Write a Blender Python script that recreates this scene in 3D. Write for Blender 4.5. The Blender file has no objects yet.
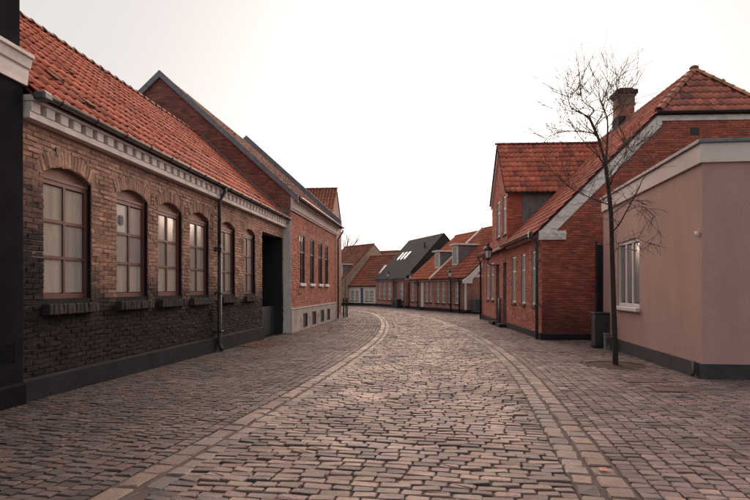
import bpy, math, random
import numpy as np
from mathutils import Vector, Matrix

rng = np.random.default_rng(7)
random.seed(7)
scene = bpy.context.scene
COL = scene.collection

# ------------------------------------------------------------------ camera
EYE = 1.4
cam_d = bpy.data.cameras.new('camera')
cam = bpy.data.objects.new('camera', cam_d)
COL.objects.link(cam)
cam.location = (0, 0, EYE)
cam.rotation_euler = (math.radians(90), 0, 0)
cam_d.sensor_width = 36
FPX, HY = 560.0, 289.0
cam_d.lens = 36 * FPX / 750
cam_d.shift_y = (HY - 250) / 750
cam_d.clip_start = 0.05
cam_d.clip_end = 4000
scene.camera = cam

# ------------------------------------------------------------------ sky and sun
SUN_EL, SUN_AZ = 19.0, 10.0          # degrees; azimuth to the right of the view direction
world = bpy.data.worlds.new('World')
scene.world = world
world.use_nodes = True
wn = world.node_tree
wn.nodes.clear()
w_out = wn.nodes.new('ShaderNodeOutputWorld')
w_bg = wn.nodes.new('ShaderNodeBackground')
w_sky = wn.nodes.new('ShaderNodeTexSky')
w_sky.sky_type = 'NISHITA'
w_sky.sun_disc = False
w_sky.sun_elevation = math.radians(SUN_EL)
w_sky.sun_rotation = math.radians(SUN_AZ)
w_sky.air_density = 1.0
w_sky.dust_density = 4.0
w_sky.ozone_density = 1.0
w_hs = wn.nodes.new('ShaderNodeHueSaturation')
w_hs.inputs['Saturation'].default_value = 0.40
w_hs.inputs['Value'].default_value = 0.42
w_mix = wn.nodes.new('ShaderNodeMix')          # an even, thin veil of high cloud over the whole sky
w_mix.data_type = 'RGBA'
w_mix.inputs['Factor'].default_value = 0.60
w_mix.inputs['B'].default_value = (8.1, 7.62, 7.32, 1)
w_bg.inputs['Strength'].default_value = 0.10
wn.links.new(w_sky.outputs[0], w_hs.inputs['Color'])
w_tint = wn.nodes.new('ShaderNodeMix')         # the rosy cast of the evening air, the same all round
w_tint.data_type = 'RGBA'
w_tint.blend_type = 'MULTIPLY'
w_tint.inputs['Factor'].default_value = 1.0
w_tint.inputs['B'].default_value = (1.0, 0.95, 0.94, 1)
wn.links.new(w_hs.outputs[0], w_tint.inputs['A'])
wn.links.new(w_tint.outputs['Result'], w_mix.inputs['A'])
wn.links.new(w_mix.outputs['Result'], w_bg.inputs['Color'])
wn.links.new(w_bg.outputs[0], w_out.inputs[0])

sun_d = bpy.data.lights.new('sun', 'SUN')
sun = bpy.data.objects.new('sun', sun_d)
COL.objects.link(sun)
sun_d.energy = 4.6
sun_d.angle = math.radians(64)
sun_d.color = (1.0, 0.71, 0.56)
_d = Vector((math.sin(math.radians(SUN_AZ)) * math.cos(math.radians(SUN_EL)),
             math.cos(math.radians(SUN_AZ)) * math.cos(math.radians(SUN_EL)),
             math.sin(math.radians(SUN_EL))))
sun.rotation_euler = _d.to_track_quat('Z', 'Y').to_euler()
sun.location = (5, 30, 40)

vs = scene.view_settings
vs.view_transform = 'Standard'
vs.look = 'None'
vs.exposure = 0.52
vs.gamma = 1.0
vs.use_curve_mapping = False

# ------------------------------------------------------------------ materials
MATS = {}


def pm(name, col, col2=None, scale=3.0, rough=0.75, bump=0.0, bscale=60.0, tint=False, metallic=0.0,
       spec=0.5, lo=0.35, hi=0.65, fine=0.0, rough2=None, stretch=None, zmix=None):
    """procedural principled material: two colours mixed by world-space noise, optional per-piece tint, fine bump"""
    m = bpy.data.materials.new(name)
    m.use_nodes = True
    nt = m.node_tree
    N, L = nt.nodes, nt.links
    b = N['Principled BSDF']
    b.inputs['Roughness'].default_value = rough
    b.inputs['Metallic'].default_value = metallic
    b.inputs['Specular IOR Level'].default_value = spec
    geo = N.new('ShaderNodeNewGeometry')
    vec = geo.outputs['Position']
    if stretch:
        mp = N.new('ShaderNodeMapping')
        mp.inputs['Scale'].default_value = stretch
        L.new(vec, mp.inputs['Vector'])
        vec = mp.outputs[0]
    nz = N.new('ShaderNodeTexNoise')
    nz.inputs['Scale'].default_value = scale
    nz.inputs['Detail'].default_value = 7
    nz.inputs['Roughness'].default_value = 0.62
    L.new(vec, nz.inputs['Vector'])
    mr = N.new('ShaderNodeMapRange')
    mr.inputs['From Min'].default_value = lo
    mr.inputs['From Max'].default_value = hi
    L.new(nz.outputs['Fac'], mr.inputs['Value'])
    mix = N.new('ShaderNodeMix')
    mix.data_type = 'RGBA'
    c2 = col2 if col2 else col
    mix.inputs['A'].default_value = (*col, 1)
    mix.inputs['B'].default_value = (*c2, 1)
    if zmix:
        sz = N.new('ShaderNodeSeparateXYZ')
        L.new(geo.outputs['Position'], sz.inputs[0])
        zr = N.new('ShaderNodeMapRange')
        zr.inputs['From Min'].default_value = zmix[0]
        zr.inputs['From Max'].default_value = zmix[1]
        L.new(sz.outputs[2], zr.inputs['Value'])
        za = N.new('ShaderNodeMath')
        za.operation = 'MULTIPLY_ADD'
        za.use_clamp = True
        za.inputs[1].default_value = 0.6
        L.new(mr.outputs[0], za.inputs[0])
        zs = N.new('ShaderNodeMath')
        zs.operation = 'SUBTRACT'
        zs.inputs[1].default_value = 0.3
        L.new(zr.outputs[0], zs.inputs[0])
        L.new(zs.outputs[0], za.inputs[2])
        L.new(za.outputs[0], mix.inputs['Factor'])
    else:
        L.new(mr.outputs[0], mix.inputs['Factor'])
    out = mix.outputs['Result']
    if tint:
        at = N.new('ShaderNodeAttribute')
        at.attribute_name = 'tint'
        mu = N.new('ShaderNodeMix')
        mu.data_type = 'RGBA'
        mu.blend_type = 'MULTIPLY'
        mu.inputs['Factor'].default_value = 1
        L.new(out, mu.inputs['A'])
        L.new(at.outputs['Color'], mu.inputs['B'])
        out = mu.outputs['Result']
    n2 = N.new('ShaderNodeTexNoise')
    n2.inputs['Scale'].default_value = bscale
    n2.inputs['Detail'].default_value = 5
    n2.inputs['Roughness'].default_value = 0.65
    L.new(geo.outputs['Position'], n2.inputs['Vector'])
    if fine > 0:
        r2 = N.new('ShaderNodeMapRange')
        r2.inputs['From Min'].default_value = 0.3
        r2.inputs['From Max'].default_value = 0.7
        r2.inputs['To Min'].default_value = 1 - fine
        r2.inputs['To Max'].default_value = 1 + fine
        L.new(n2.outputs['Fac'], r2.inputs['Value'])
        v2 = N.new('ShaderNodeVectorMath')
        v2.operation = 'SCALE'
        L.new(out, v2.inputs[0])
        L.new(r2.outputs[0], v2.inputs['Scale'])
        out = v2.outputs[0]
    L.new(out, b.inputs['Base Color'])
    if rough2 is not None:
        r3 = N.new('ShaderNodeMapRange')
        r3.inputs['From Min'].default_value = 0.3
        r3.inputs['From Max'].default_value = 0.7
        r3.inputs['To Min'].default_value = rough
        r3.inputs['To Max'].default_value = rough2
        L.new(nz.outputs['Fac'], r3.inputs['Value'])
        L.new(r3.outputs[0], b.inputs['Roughness'])
    if bump > 0:
        bp = N.new('ShaderNodeBump')
        bp.inputs['Strength'].default_value = 1.0
        bp.inputs['Distance'].default_value = bump
        L.new(n2.outputs['Fac'], bp.inputs['Height'])
        L.new(bp.outputs[0], b.inputs['Normal'])
    MATS[name] = m
    return m


def brick_mat(name, c1, c2, mortar, scale=1.0, rough=0.85):
    """far walls: bricks too small to tell apart, in the wall's own plane (object x+y, z)"""
    m = bpy.data.materials.new(name)
    m.use_nodes = True
    nt = m.node_tree
    N, L = nt.nodes, nt.links
    b = N['Principled BSDF']
    b.inputs['Roughness'].default_value = rough
    tc = N.new('ShaderNodeTexCoord')
    sp = N.new('ShaderNodeSeparateXYZ')
    L.new(tc.outputs['Object'], sp.inputs[0])
    ad = N.new('ShaderNodeMath')
    L.new(sp.outputs[0], ad.inputs[0])
    L.new(sp.outputs[1], ad.inputs[1])
    cb = N.new('ShaderNodeCombineXYZ')
    L.new(ad.outputs[0], cb.inputs[0])
    L.new(sp.outputs[2], cb.inputs[1])
    bt = N.new('ShaderNodeTexBrick')
    bt.inputs['Color1'].default_value = (*c1, 1)
    bt.inputs['Color2'].default_value = (*c2, 1)
    bt.inputs['Mortar'].default_value = (*mortar, 1)
    bt.inputs['Scale'].default_value = scale
    bt.inputs['Mortar Size'].default_value = 0.008
    bt.inputs['Brick Width'].default_value = 0.24
    bt.inputs['Row Height'].default_value = 0.075
    L.new(cb.outputs[0], bt.inputs['Vector'])
    nz = N.new('ShaderNodeTexNoise')
    nz.inputs['Scale'].default_value = 1.3
    nz.inputs['Detail'].default_value = 6
    L.new(tc.outputs['Object'], nz.inputs['Vector'])
    mr = N.new('ShaderNodeMapRange')
    mr.inputs['From Min'].default_value = 0.3
    mr.inputs['From Max'].default_value = 0.7
    mr.inputs['To Min'].default_value = 0.7
    mr.inputs['To Max'].default_value = 1.2
    L.new(nz.outputs['Fac'], mr.inputs['Value'])
    v2 = N.new('ShaderNodeVectorMath')
    v2.operation = 'SCALE'
    L.new(bt.outputs['Color'], v2.inputs[0])
    L.new(mr.outputs[0], v2.inputs['Scale'])
    L.new(v2.outputs[0], b.inputs['Base Color'])
    bp = N.new('ShaderNodeBump')
    bp.inputs['Distance'].default_value = 0.004
    bp.invert = True
    L.new(bt.outputs['Fac'], bp.inputs['Height'])
    L.new(bp.outputs[0], b.inputs['Normal'])
    MATS[name] = m
    return m


pm('ground', (0.10, 0.085, 0.075), (0.07, 0.06, 0.055), scale=2, rough=0.95, bump=0.01)
pm('bed', (0.024, 0.018, 0.017), (0.062, 0.043, 0.035), scale=2.2, rough=0.95, bump=0.006, bscale=90, fine=0.4)
pm('joint_fill', (0.040, 0.029, 0.025), (0.075, 0.054, 0.045), scale=3, rough=0.95, bump=0.005, bscale=90, fine=0.4)
pm('sett', (1.08, 1.06, 1.04), (0.72, 0.70, 0.70), scale=1.1, rough=0.58, rough2=0.76, spec=0.4, bump=0.008, bscale=42, tint=True, fine=0.30)
pm('slab_sett', (1.10, 1.06, 1.03), (0.68, 0.66, 0.66), scale=0.9, rough=0.66, rough2=0.82, spec=0.4, bump=0.004, bscale=65, tint=True, fine=0.32)
pm('far_paving', (0.24, 0.19, 0.175), (0.17, 0.135, 0.125), scale=5, rough=0.62, bump=0.012, bscale=9, fine=0.2)
pm('brick', (1.08, 1.05, 1.03), (0.76, 0.74, 0.74), scale=1.6, rough=0.86, bump=0.004, bscale=70, tint=True, fine=0.28)
pm('rough_brick', (1.12, 1.08, 1.04), (0.66, 0.64, 0.64), scale=2.4, rough=0.80, spec=0.12, bump=0.012, bscale=26, tint=True, fine=0.34)
pm('mortar_red', (0.24, 0.17, 0.145), (0.16, 0.115, 0.10), scale=2, rough=0.95, bump=0.004)
pm('mortar_dark', (0.085, 0.060, 0.048), (0.05, 0.038, 0.034), scale=2, rough=0.95, bump=0.006, fine=0.3)
pm('mortar_sooty', (0.020, 0.017, 0.018), (0.29, 0.185, 0.145), scale=1.6, rough=0.92, bump=0.008, bscale=40, fine=0.35, zmix=(1.2, 2.0))
pm('tile', (1.1, 1.08, 1.06), (0.80, 0.78, 0.78), scale=1.2, rough=0.72, bump=0.004, bscale=45, tint=True, fine=0.30)
pm('roof_under', (0.10, 0.035, 0.022), (0.06, 0.025, 0.02), rough=0.9)
pm('slate', (0.020, 0.023, 0.030), (0.034, 0.036, 0.042), scale=1.5, rough=0.85, spec=0.12, bump=0.004, bscale=20, fine=0.25)
pm('zinc', (0.24, 0.235, 0.24), (0.13, 0.13, 0.135), scale=4, rough=0.36, metallic=0.7, fine=0.15)
pm('dark_metal', (0.018, 0.017, 0.019), (0.035, 0.033, 0.034), scale=6, rough=0.45)
pm('lead', (0.17, 0.18, 0.20), (0.11, 0.118, 0.135), scale=5, rough=0.6, fine=0.15)
pm('blue_metal', (0.085, 0.095, 0.12), (0.06, 0.068, 0.085), scale=6, rough=0.5)
pm('offwhite', (0.76, 0.69, 0.65), (0.48, 0.41, 0.375), scale=2.5, rough=0.8, lo=0.42, hi=0.78, bump=0.003, fine=0.18)
pm('white_paint', (0.66, 0.64, 0.63), (0.52, 0.49, 0.48), scale=3, rough=0.55, lo=0.4, hi=0.8, fine=0.06)
pm('white_render', (0.66, 0.60, 0.56), (0.50, 0.43, 0.39), scale=1.4, rough=0.85, bump=0.003, lo=0.4, hi=0.8)
pm('plinth_pale', (0.44, 0.40, 0.38), (0.28, 0.245, 0.23), scale=1.8, rough=0.88, bump=0.004, fine=0.15)
pm('frosted_grey', (0.38, 0.36, 0.325), (0.23, 0.22, 0.20), scale=4, rough=0.10, spec=0.7, fine=0.16, bscale=60, stretch=(2, 2, 0.25), lo=0.3, hi=0.75)
pm('frosted_warm', (0.56, 0.49, 0.39), (0.34, 0.295, 0.24), scale=6, rough=0.14, spec=0.7, fine=0.18, bscale=50, stretch=(2, 2, 0.2), lo=0.3, hi=0.75)
pm('plinth_grey', (0.062, 0.062, 0.070), (0.042, 0.042, 0.048), scale=2.4, rough=0.85, spec=0.2, bump=0.003, fine=0.2)
pm('lime_brick', (0.78, 0.735, 0.71), (0.54, 0.49, 0.47), scale=5, rough=0.85, bump=0.006, bscale=30, lo=0.42, hi=0.72, fine=0.15)
pm('brown_wood', (0.135, 0.046, 0.030), (0.085, 0.032, 0.024), scale=3, rough=0.55, bump=0.002, bscale=80, fine=0.25, stretch=(1, 1, 0.2))
pm('tan_wood', (0.20, 0.080, 0.055), (0.13, 0.053, 0.038), scale=4, rough=0.6, fine=0.25)
pm('frosted', (0.47, 0.425, 0.36), (0.29, 0.265, 0.23), scale=5, rough=0.10, spec=0.7, fine=0.16, bscale=60, stretch=(2, 2, 0.22), lo=0.3, hi=0.75)
pm('frosted_pale', (0.50, 0.49, 0.47), (0.40, 0.39, 0.37), scale=3, rough=0.25)
pm('glass', (0.035, 0.036, 0.042), (0.07, 0.068, 0.07), scale=0.8, rough=0.06, spec=0.8)
pm('curtain_glass', (0.14, 0.135, 0.14), (0.26, 0.25, 0.25), scale=6, rough=0.10, spec=0.7, stretch=(3, 3, 0.3))
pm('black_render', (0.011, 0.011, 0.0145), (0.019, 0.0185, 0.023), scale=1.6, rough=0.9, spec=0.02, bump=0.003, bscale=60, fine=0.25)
pm('plinth_dark', (0.030, 0.029, 0.035), (0.018, 0.018, 0.022), scale=2.4, rough=0.85, spec=0.1, bump=0.004, bscale=40, fine=0.3)
pm('plinth_black', (0.012, 0.012, 0.015), (0.008, 0.008, 0.010), scale=2.4, rough=0.85, spec=0.05, bump=0.003, fine=0.2)
pm('pink_render', (0.46, 0.300, 0.268), (0.33, 0.208, 0.186), scale=1.3, rough=0.9, bump=0.004, bscale=40, lo=0.25, hi=0.80, fine=0.12, stretch=(1.0, 1.0, 0.45))
pm('beige_render', (0.44, 0.34, 0.26), (0.34, 0.255, 0.195), scale=1.2, rough=0.9, bump=0.002)
pm('cheek', (0.19, 0.175, 0.18), (0.12, 0.112, 0.118), scale=3, rough=0.75, fine=0.2)
pm('bark', (0.045, 0.033, 0.028), (0.022, 0.017, 0.016), scale=9, rough=0.9, bump=0.008, bscale=60, fine=0.3)
pm('twig', (0.14, 0.085, 0.07), (0.09, 0.055, 0.046), scale=9, rough=0.85)
pm('pale_twig', (0.13, 0.10, 0.09), (0.10, 0.08, 0.07), scale=5, rough=0.9)
pm('soil', (0.060, 0.035, 0.026), (0.032, 0.021, 0.018), scale=9, rough=0.95, bump=0.01, bscale=60, fine=0.4)
pm('rusty_iron', (0.12, 0.060, 0.045), (0.065, 0.040, 0.035), scale=5, rough=0.75, bump=0.003, fine=0.3)
pm('blue_door', (0.045, 0.095, 0.15), (0.035, 0.075, 0.12), scale=4, rough=0.6)
pm('dark_door', (0.030, 0.020, 0.019), (0.018, 0.013, 0.013), scale=5, rough=0.5)
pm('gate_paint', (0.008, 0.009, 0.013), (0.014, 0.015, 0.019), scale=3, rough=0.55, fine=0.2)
pm('gate_navy', (0.013, 0.017, 0.028), (0.02, 0.024, 0.036), scale=3, rough=0.55, fine=0.2)
pm('red_plastic', (0.5, 0.03, 0.04), rough=0.5)
pm('spray', (0.55, 0.16, 0.14), (0.34, 0.12, 0.11), scale=30, rough=0.7)
pm('grey_box', (0.035, 0.038, 0.043), (0.026, 0.028, 0.032), rough=0.5)
pm('grey_post', (0.19, 0.19, 0.195), (0.14, 0.14, 0.145), rough=0.6)
pm('bin_blue', (0.045, 0.065, 0.085), (0.035, 0.05, 0.066), rough=0.5)
pm('bin_dark', (0.02, 0.021, 0.022), (0.03, 0.03, 0.03), rough=0.55)
pm('lamp_glass', (0.78, 0.76, 0.73), (0.70, 0.68, 0.65), rough=0.2)
pm('sensor', (0.75, 0.74, 0.72), rough=0.4)
pm('far_roof', (0.20, 0.075, 0.05), (0.14, 0.055, 0.04), scale=3, rough=0.85, bump=0.01, bscale=12)
brick_mat('brick_far_a', (0.36, 0.155, 0.115), (0.27, 0.115, 0.085), (0.28, 0.19, 0.16))
brick_mat('brick_far_b', (0.36, 0.165, 0.12), (0.27, 0.12, 0.09), (0.28, 0.19, 0.16))
brick_mat('brick_black', (0.022, 0.022, 0.026), (0.03, 0.029, 0.033), (0.035, 0.034, 0.036))

# ------------------------------------------------------------------ mesh helpers


class MB:
    def __init__(self):
        self.v, self.f = [], []

    def add(self, vs_, fs_):
        k = len(self.v)
        self.v += [tuple(p) for p in vs_]
        self.f += [tuple(i + k for i in f) for f in fs_]
        return self

    def box(self, x0, x1, y0, y1, z0, z1):
        return self.add([(x0, y0, z0), (x1, y0, z0), (x1, y1, z0), (x0, y1, z0),
                         (x0, y0, z1), (x1, y0, z1), (x1, y1, z1), (x0, y1, z1)],
                        [(0, 3, 2, 1), (4, 5, 6, 7), (0, 1, 5, 4), (1, 2, 6, 5), (2, 3, 7, 6), (3, 0, 4, 7)])

    def hexa(self, p):          # 8 points: lower 4 ccw, upper 4
        return self.add(p, [(0, 3, 2, 1), (4, 5, 6, 7), (0, 1, 5, 4), (1, 2, 6, 5), (2, 3, 7, 6), (3, 0, 4, 7)])

    def bbox(self, x0, x1, y0, y1, z0, z1, c=0.01):
        """box with chamfered edges"""
        xs, ys, zs = (x0, x1), (y0, y1), (z0, z1)
        pts, idx = [], {}
        for i in (0, 1):
            for j in (0, 1):
                for k in (0, 1):
                    sx, sy, sz = (c if i == 0 else -c), (c if j == 0 else -c), (c if k == 0 else -c)
                    for a, d in (('x', (0, sy, sz)), ('y', (sx, 0, sz)), ('z', (sx, sy, 0))):
                        idx[(i, j, k, a)] = len(pts)
                        pts.append((xs[i] + d[0], ys[j] + d[1], zs[k] + d[2]))
        F = []
        g_ = lambda i, j, k, a: idx[(i, j, k, a)]
        for i in (0, 1):
            F.append([g_(i, 0, 0, 'x'), g_(i, 1, 0, 'x'), g_(i, 1, 1, 'x'), g_(i, 0, 1, 'x')])
            F.append([g_(0, i, 0, 'y'), g_(1, i, 0, 'y'), g_(1, i, 1, 'y'), g_(0, i, 1, 'y')])
            F.append([g_(0, 0, i, 'z'), g_(1, 0, i, 'z'), g_(1, 1, i, 'z'), g_(0, 1, i, 'z')])
            for j in (0, 1):
                F.append([g_(i, j, 0, 'x'), g_(i, j, 0, 'y'), g_(i, j, 1, 'y'), g_(i, j, 1, 'x')])
                F.append([g_(i, 0, j, 'x'), g_(i, 0, j, 'z'), g_(i, 1, j, 'z'), g_(i, 1, j, 'x')])
                F.append([g_(0, i, j, 'y'), g_(0, i, j, 'z'), g_(1, i, j, 'z'), g_(1, i, j, 'y')])
                for k in (0, 1):
                    F.append([g_(i, j, k, 'x'), g_(i, j, k, 'y'), g_(i, j, k, 'z')])
        self.add(pts, F)
        self.fix = True
        return self

    def prism(self, poly, d0, d1):
        """poly: list of 3D points (planar); extruded from offset d0 to d1 (vectors)"""
        n = len(poly)
        a = [tuple(np.add(p, d0)) for p in poly]
        b = [tuple(np.add(p, d1)) for p in poly]
        self.fix = True
        return self.add(a + b, [tuple(range(n))[::-1], tuple(range(n, 2 * n))] +
                        [(i, (i + 1) % n, n + (i + 1) % n, n + i) for i in range(n)])

    def tube(self, pts, r, n=8, caps=True):
        pts = [Vector(p) for p in pts]
        rs = r if hasattr(r, '__len__') else [r] * len(pts)
        rings = []
        up = None
        for i, p in enumerate(pts):
            t = (pts[min(i + 1, len(pts) - 1)] - pts[max(i - 1, 0)])
            if t.length < 1e-9:
                t = Vector((0, 0, 1))
            t.normalize()
            if up is None:
                up = t.orthogonal().normalized()
            else:
                up = (up - t * up.dot(t))
                if up.length < 1e-6:
                    up = t.orthogonal()
                up.normalize()
            s = t.cross(up)
            rings.append([p + (up * math.cos(2 * math.pi * k / n) + s * math.sin(2 * math.pi * k / n)) * rs[i] for k in range(n)])
        vs_ = [q for R in rings for q in R]
        fs_ = []
        for i in range(len(pts) - 1):
            for k in range(n):
                fs_.append((i * n + k, i * n + (k + 1) % n, (i + 1) * n + (k + 1) % n, (i + 1) * n + k))
        if caps:
            fs_.append(tuple(range(n))[::-1])
            fs_.append(tuple((len(pts) - 1) * n + k for k in range(n)))
        return self.add(vs_, fs_)

    def lathe(self, prof, c, n=12):
        """prof: (r,z) list around a vertical axis at c"""
        vs_, fs_ = [], []
        for r, z in prof:
            for k in range(n):
                a = 2 * math.pi * k / n
                vs_.append((c[0] + r * math.cos(a), c[1] + r * math.sin(a), c[2] + z))
        for i in range(len(prof) - 1):
            for k in range(n):
                fs_.append((i * n + k, i * n + (k + 1) % n, (i + 1) * n + (k + 1) % n, (i + 1) * n + k))
        fs_.append(tuple(range(n))[::-1])
        fs_.append(tuple((len(prof) - 1) * n + k for k in range(n)))
        return self.add(vs_, fs_)

    def build(self, name, mat, parent=None, dz=0.0, smooth=False):
        me = bpy.data.meshes.new(name)
        v = self.v if dz == 0 else [(a, b, c - dz) for a, b, c in self.v]
        me.from_pydata(v, [], self.f)
        if getattr(self, 'fix', False):
            import bmesh
            bm = bmesh.new()
            bm.from_mesh(me)
            bmesh.ops.recalc_face_normals(bm, faces=bm.faces)
            bm.to_mesh(me)
            bm.free()
        me.materials.append(MATS[mat])
        if smooth:
            me.polygons.foreach_set('use_smooth', [True] * len(me.polygons))
        me.update()
        o = bpy.data.objects.new(name, me)
        COL.objects.link(o)
        if parent:
            o.parent = parent
        return o


def mass_mesh(name, V, faces, tints, mat, smooth=False):
    """V: (n,k,3) verts of n alike pieces, faces: template, tints: (n,3) -> one mesh"""
    n, k, _ = V.shape
    me = bpy.data.meshes.new(name)
    me.vertices.add(n * k)
    me.vertices.foreach_set('co', V.reshape(-1).astype(np.float32))
    tot = np.array([len(f) for f in faces])
    flat = np.concatenate([np.array(f) for f in faces])
    nl = len(flat)
    loops = (flat[None, :] + (np.arange(n) * k)[:, None]).reshape(-1)
    starts = np.concatenate([[0], np.cumsum(tot)[:-1]])
    st = (starts[None, :] + (np.arange(n) * nl)[:, None]).reshape(-1)
    me.loops.add(n * nl)
    me.loops.foreach_set('vertex_index', loops.astype(np.int32))
    me.polygons.add(n * len(faces))
    me.polygons.foreach_set('loop_start', st.astype(np.int32))
    try:
        me.polygons.foreach_set('loop_total', np.tile(tot, n).astype(np.int32))
    except Exception:
        pass
    me.polygons.foreach_set('use_smooth', np.full(n * len(faces), smooth))
    at = me.attributes.new('tint', 'FLOAT_COLOR', 'POINT')
    c = np.ones((n, k, 4), np.float32)
    c[:, :, :3] = tints[:, None, :]
    at.data.foreach_set('color', c.reshape(-1))
    me.materials.append(MATS[mat])
    me.update(calc_edges=True)
    me.validate()
    return me


def link(name, me, parent=None, M=None, kind=None):
    o = bpy.data.objects.new(name, me)
    COL.objects.link(o)
    if parent is not None:
        o.parent = parent
    if M is not None:
        o.matrix_basis = M
    if kind:
        o['kind'] = kind
    return o


def empty(name, loc, rz=0.0):
    o = bpy.data.objects.new(name, None)
    o.empty_display_size = 0.2
    COL.objects.link(o)
    o.location = loc
    o.rotation_euler = (0, 0, rz)
    return o


def tag(o, label, cat, group=None):
    o['label'] = label
    o['category'] = cat
    if group:
        o['group'] = group
    return o


def structure(o):
    o['kind'] = 'structure'
    return o


def smoothstep(a, b, x):
    t = np.clip((np.asarray(x, float) - a) / (b - a), 0, 1)
    return t * t * (3 - 2 * t)


# cheap smooth 2-d noise for stains whose shape belongs to the surface itself
_NG = rng.random((64, 64))


def noise2(x, y):
    x = np.asarray(x, float) % 64
    y = np.asarray(y, float) % 64
    i, j = np.floor(x).astype(int), np.floor(y).astype(int)
    fx, fy = x - i, y - j
    fx, fy = fx * fx * (3 - 2 * fx), fy * fy * (3 - 2 * fy)
    a, b = _NG[i % 64, j % 64], _NG[(i + 1) % 64, j % 64]
    c, d = _NG[i % 64, (j + 1) % 64], _NG[(i + 1) % 64, (j + 1) % 64]
    return (a * (1 - fx) + b * fx) * (1 - fy) + (c * (1 - fx) + d * fx) * fy


def palette(n, cols, weights, jit=0.12):
    cols = np.array(cols, float)
    w = np.array(weights, float)
    k = rng.choice(len(cols), n, p=w / w.sum())
    c = cols[k] * (1 + jit * rng.standard_normal((n, 1)))
    c *= 1 + 0.014 * rng.standard_normal((n, 3))
    return np.clip(c, 0.008, 0.9)


# ------------------------------------------------------------------ the lie of the land


def G(y):
    y = np.asarray(y, float)
    return np.where(y < 17.6, -0.0114 * y, -0.2006 - 0.0035 * np.clip(y - 17.6, 0, 44))


def Gf(y):
    return float(G(y))


KL = np.array([(-6, -3.5), (0, -2.5), (4.28, -1.8), (5.03, -1.66), (6.15, -1.47), (8.8, -1.05), (10.66, -.8), (13, -.5), (16.1, -.14),
               (20, .18), (24.5, .36), (28, .38), (31.7, .30), (36, .05), (40, -.45), (45, -1.6), (50, -3.3), (56, -6.2), (62, -10)])
KR = np.array([(-6, .1), (0, 1.08), (3.97, 1.74), (5.15, 1.95), (6.3, 2.15), (7.9, 2.43), (9.4, 2.66), (11.1, 2.89), (13.8, 3.2), (16.7, 3.42),
               (19.8, 3.55), (23.1, 3.59), (26.7, 3.5), (31.7, 3.2), (36, 2.6), (40, 1.85), (45, .5), (50, -1.3), (56, -4.3), (62, -8.3)])
_ys = np.arange(-6, 62, 0.05)


def _smooth(pts):
    x = np.interp(_ys, pts[:, 0], pts[:, 1])
    ker = np.ones(61) / 61
    p = np.concatenate([x[0] + (x[1] - x[0]) * np.arange(-30, 0), x, x[-1] + (x[-1] - x[-2]) * np.arange(1, 31)])
    return np.convolve(p, ker, 'valid')


_xl, _xr = _smooth(KL), _smooth(KR)


def XL(y):
    return np.interp(y, _ys, _xl)


def XR(y):
    return np.interp(y, _ys, _xr)


def slope_of(fn, y):
    return (fn(np.asarray(y) + 0.1) - fn(np.asarray(y) - 0.1)) / 0.2


# ground sheet to the horizon
gb = MB()
ysr = [-60, -20, -6] + list(np.arange(0, 66, 3)) + [80, 120, 300, 1500]
xs_ = [-1500, -200, -40, -12, 0, 12, 40, 200, 1500]
for y in ysr:
    for x in xs_:
        gb.v.append((x, y, Gf(y) - 0.16))
nx = len(xs_)
for j in range(len(ysr) - 1):
    for i in range(nx - 1):
        gb.f.append((j * nx + i, j * nx + i + 1, (j + 1) * nx + i + 1, (j + 1) * nx + i))
structure(gb.build('ground', 'ground'))


def strip(name, mat, fl, fr, zf, y0, y1, nxx=8, dy=0.5):
    b = MB()
    yy = np.arange(y0, y1 + dy / 2, dy)
    for y in yy:
        a, c = float(fl(y)), float(fr(y))
        for i in range(nxx + 1):
            t = i / nxx
            b.v.append((a + (c - a) * t, y, float(zf(y, t))))
    for j in range(len(yy) - 1):
        for i in range(nxx):
            b.f.append((j * (nxx + 1) + i, j * (nxx + 1) + i + 1, (j + 1) * (nxx + 1) + i + 1, (j + 1) * (nxx + 1) + i))
    return structure(b.build(name, mat, smooth=True))


def road_top(y, t):           # t 0..1 across the carriageway between kerbs
    return G(y) - 0.014 + 0.055 * (1 - (2 * t - 1) ** 2)


def left_edge(y):             # line of the left-hand fronts, then the little square beyond
    return np.where(np.asarray(y) < 30.5, -5.32 + 0.0971 * np.asarray(y) - 0.05, -16)


road = strip('road', 'bed', lambda y: XL(y) + .10, lambda y: XR(y) - .10, lambda y, t: road_top(y, t) - 0.014, -5.5, 60)
pav_l = strip('pavement_left', 'bed', left_edge, lambda y: XL(y) - .10, lambda y, t: G(y) - 0.012, -5.5, 60, nxx=3)
pav_r = strip('pavement_right', 'bed', lambda y: XR(y) + .10, lambda y: np.full_like(np.asarray(y, float), 14.0), lambda y, t: G(y) - 0.012, -5.5, 60, nxx=3)
kerb_l = strip('kerb_left', 'joint_fill', lambda y: XL(y) - .115, lambda y: XL(y) + .31, lambda y, t: G(y) - 0.011, -5.5, 60, nxx=1)
kerb_r = strip('kerb_right', 'joint_fill', lambda y: XR(y) - .31, lambda y: XR(y) + .115, lambda y, t: G(y) - 0.011, -5.5, 60, nxx=1)

# ---- paving stones
ST_F = []
for _i in range(8):
    _j = (_i + 1) % 8
    ST_F.append((_i, _j, 8 + _j, 8 + _i))
    ST_F.append((8 + _i, 8 + _j, 16 + _j, 16 + _i))
ST_F.append(tuple(range(16, 24)))


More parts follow.
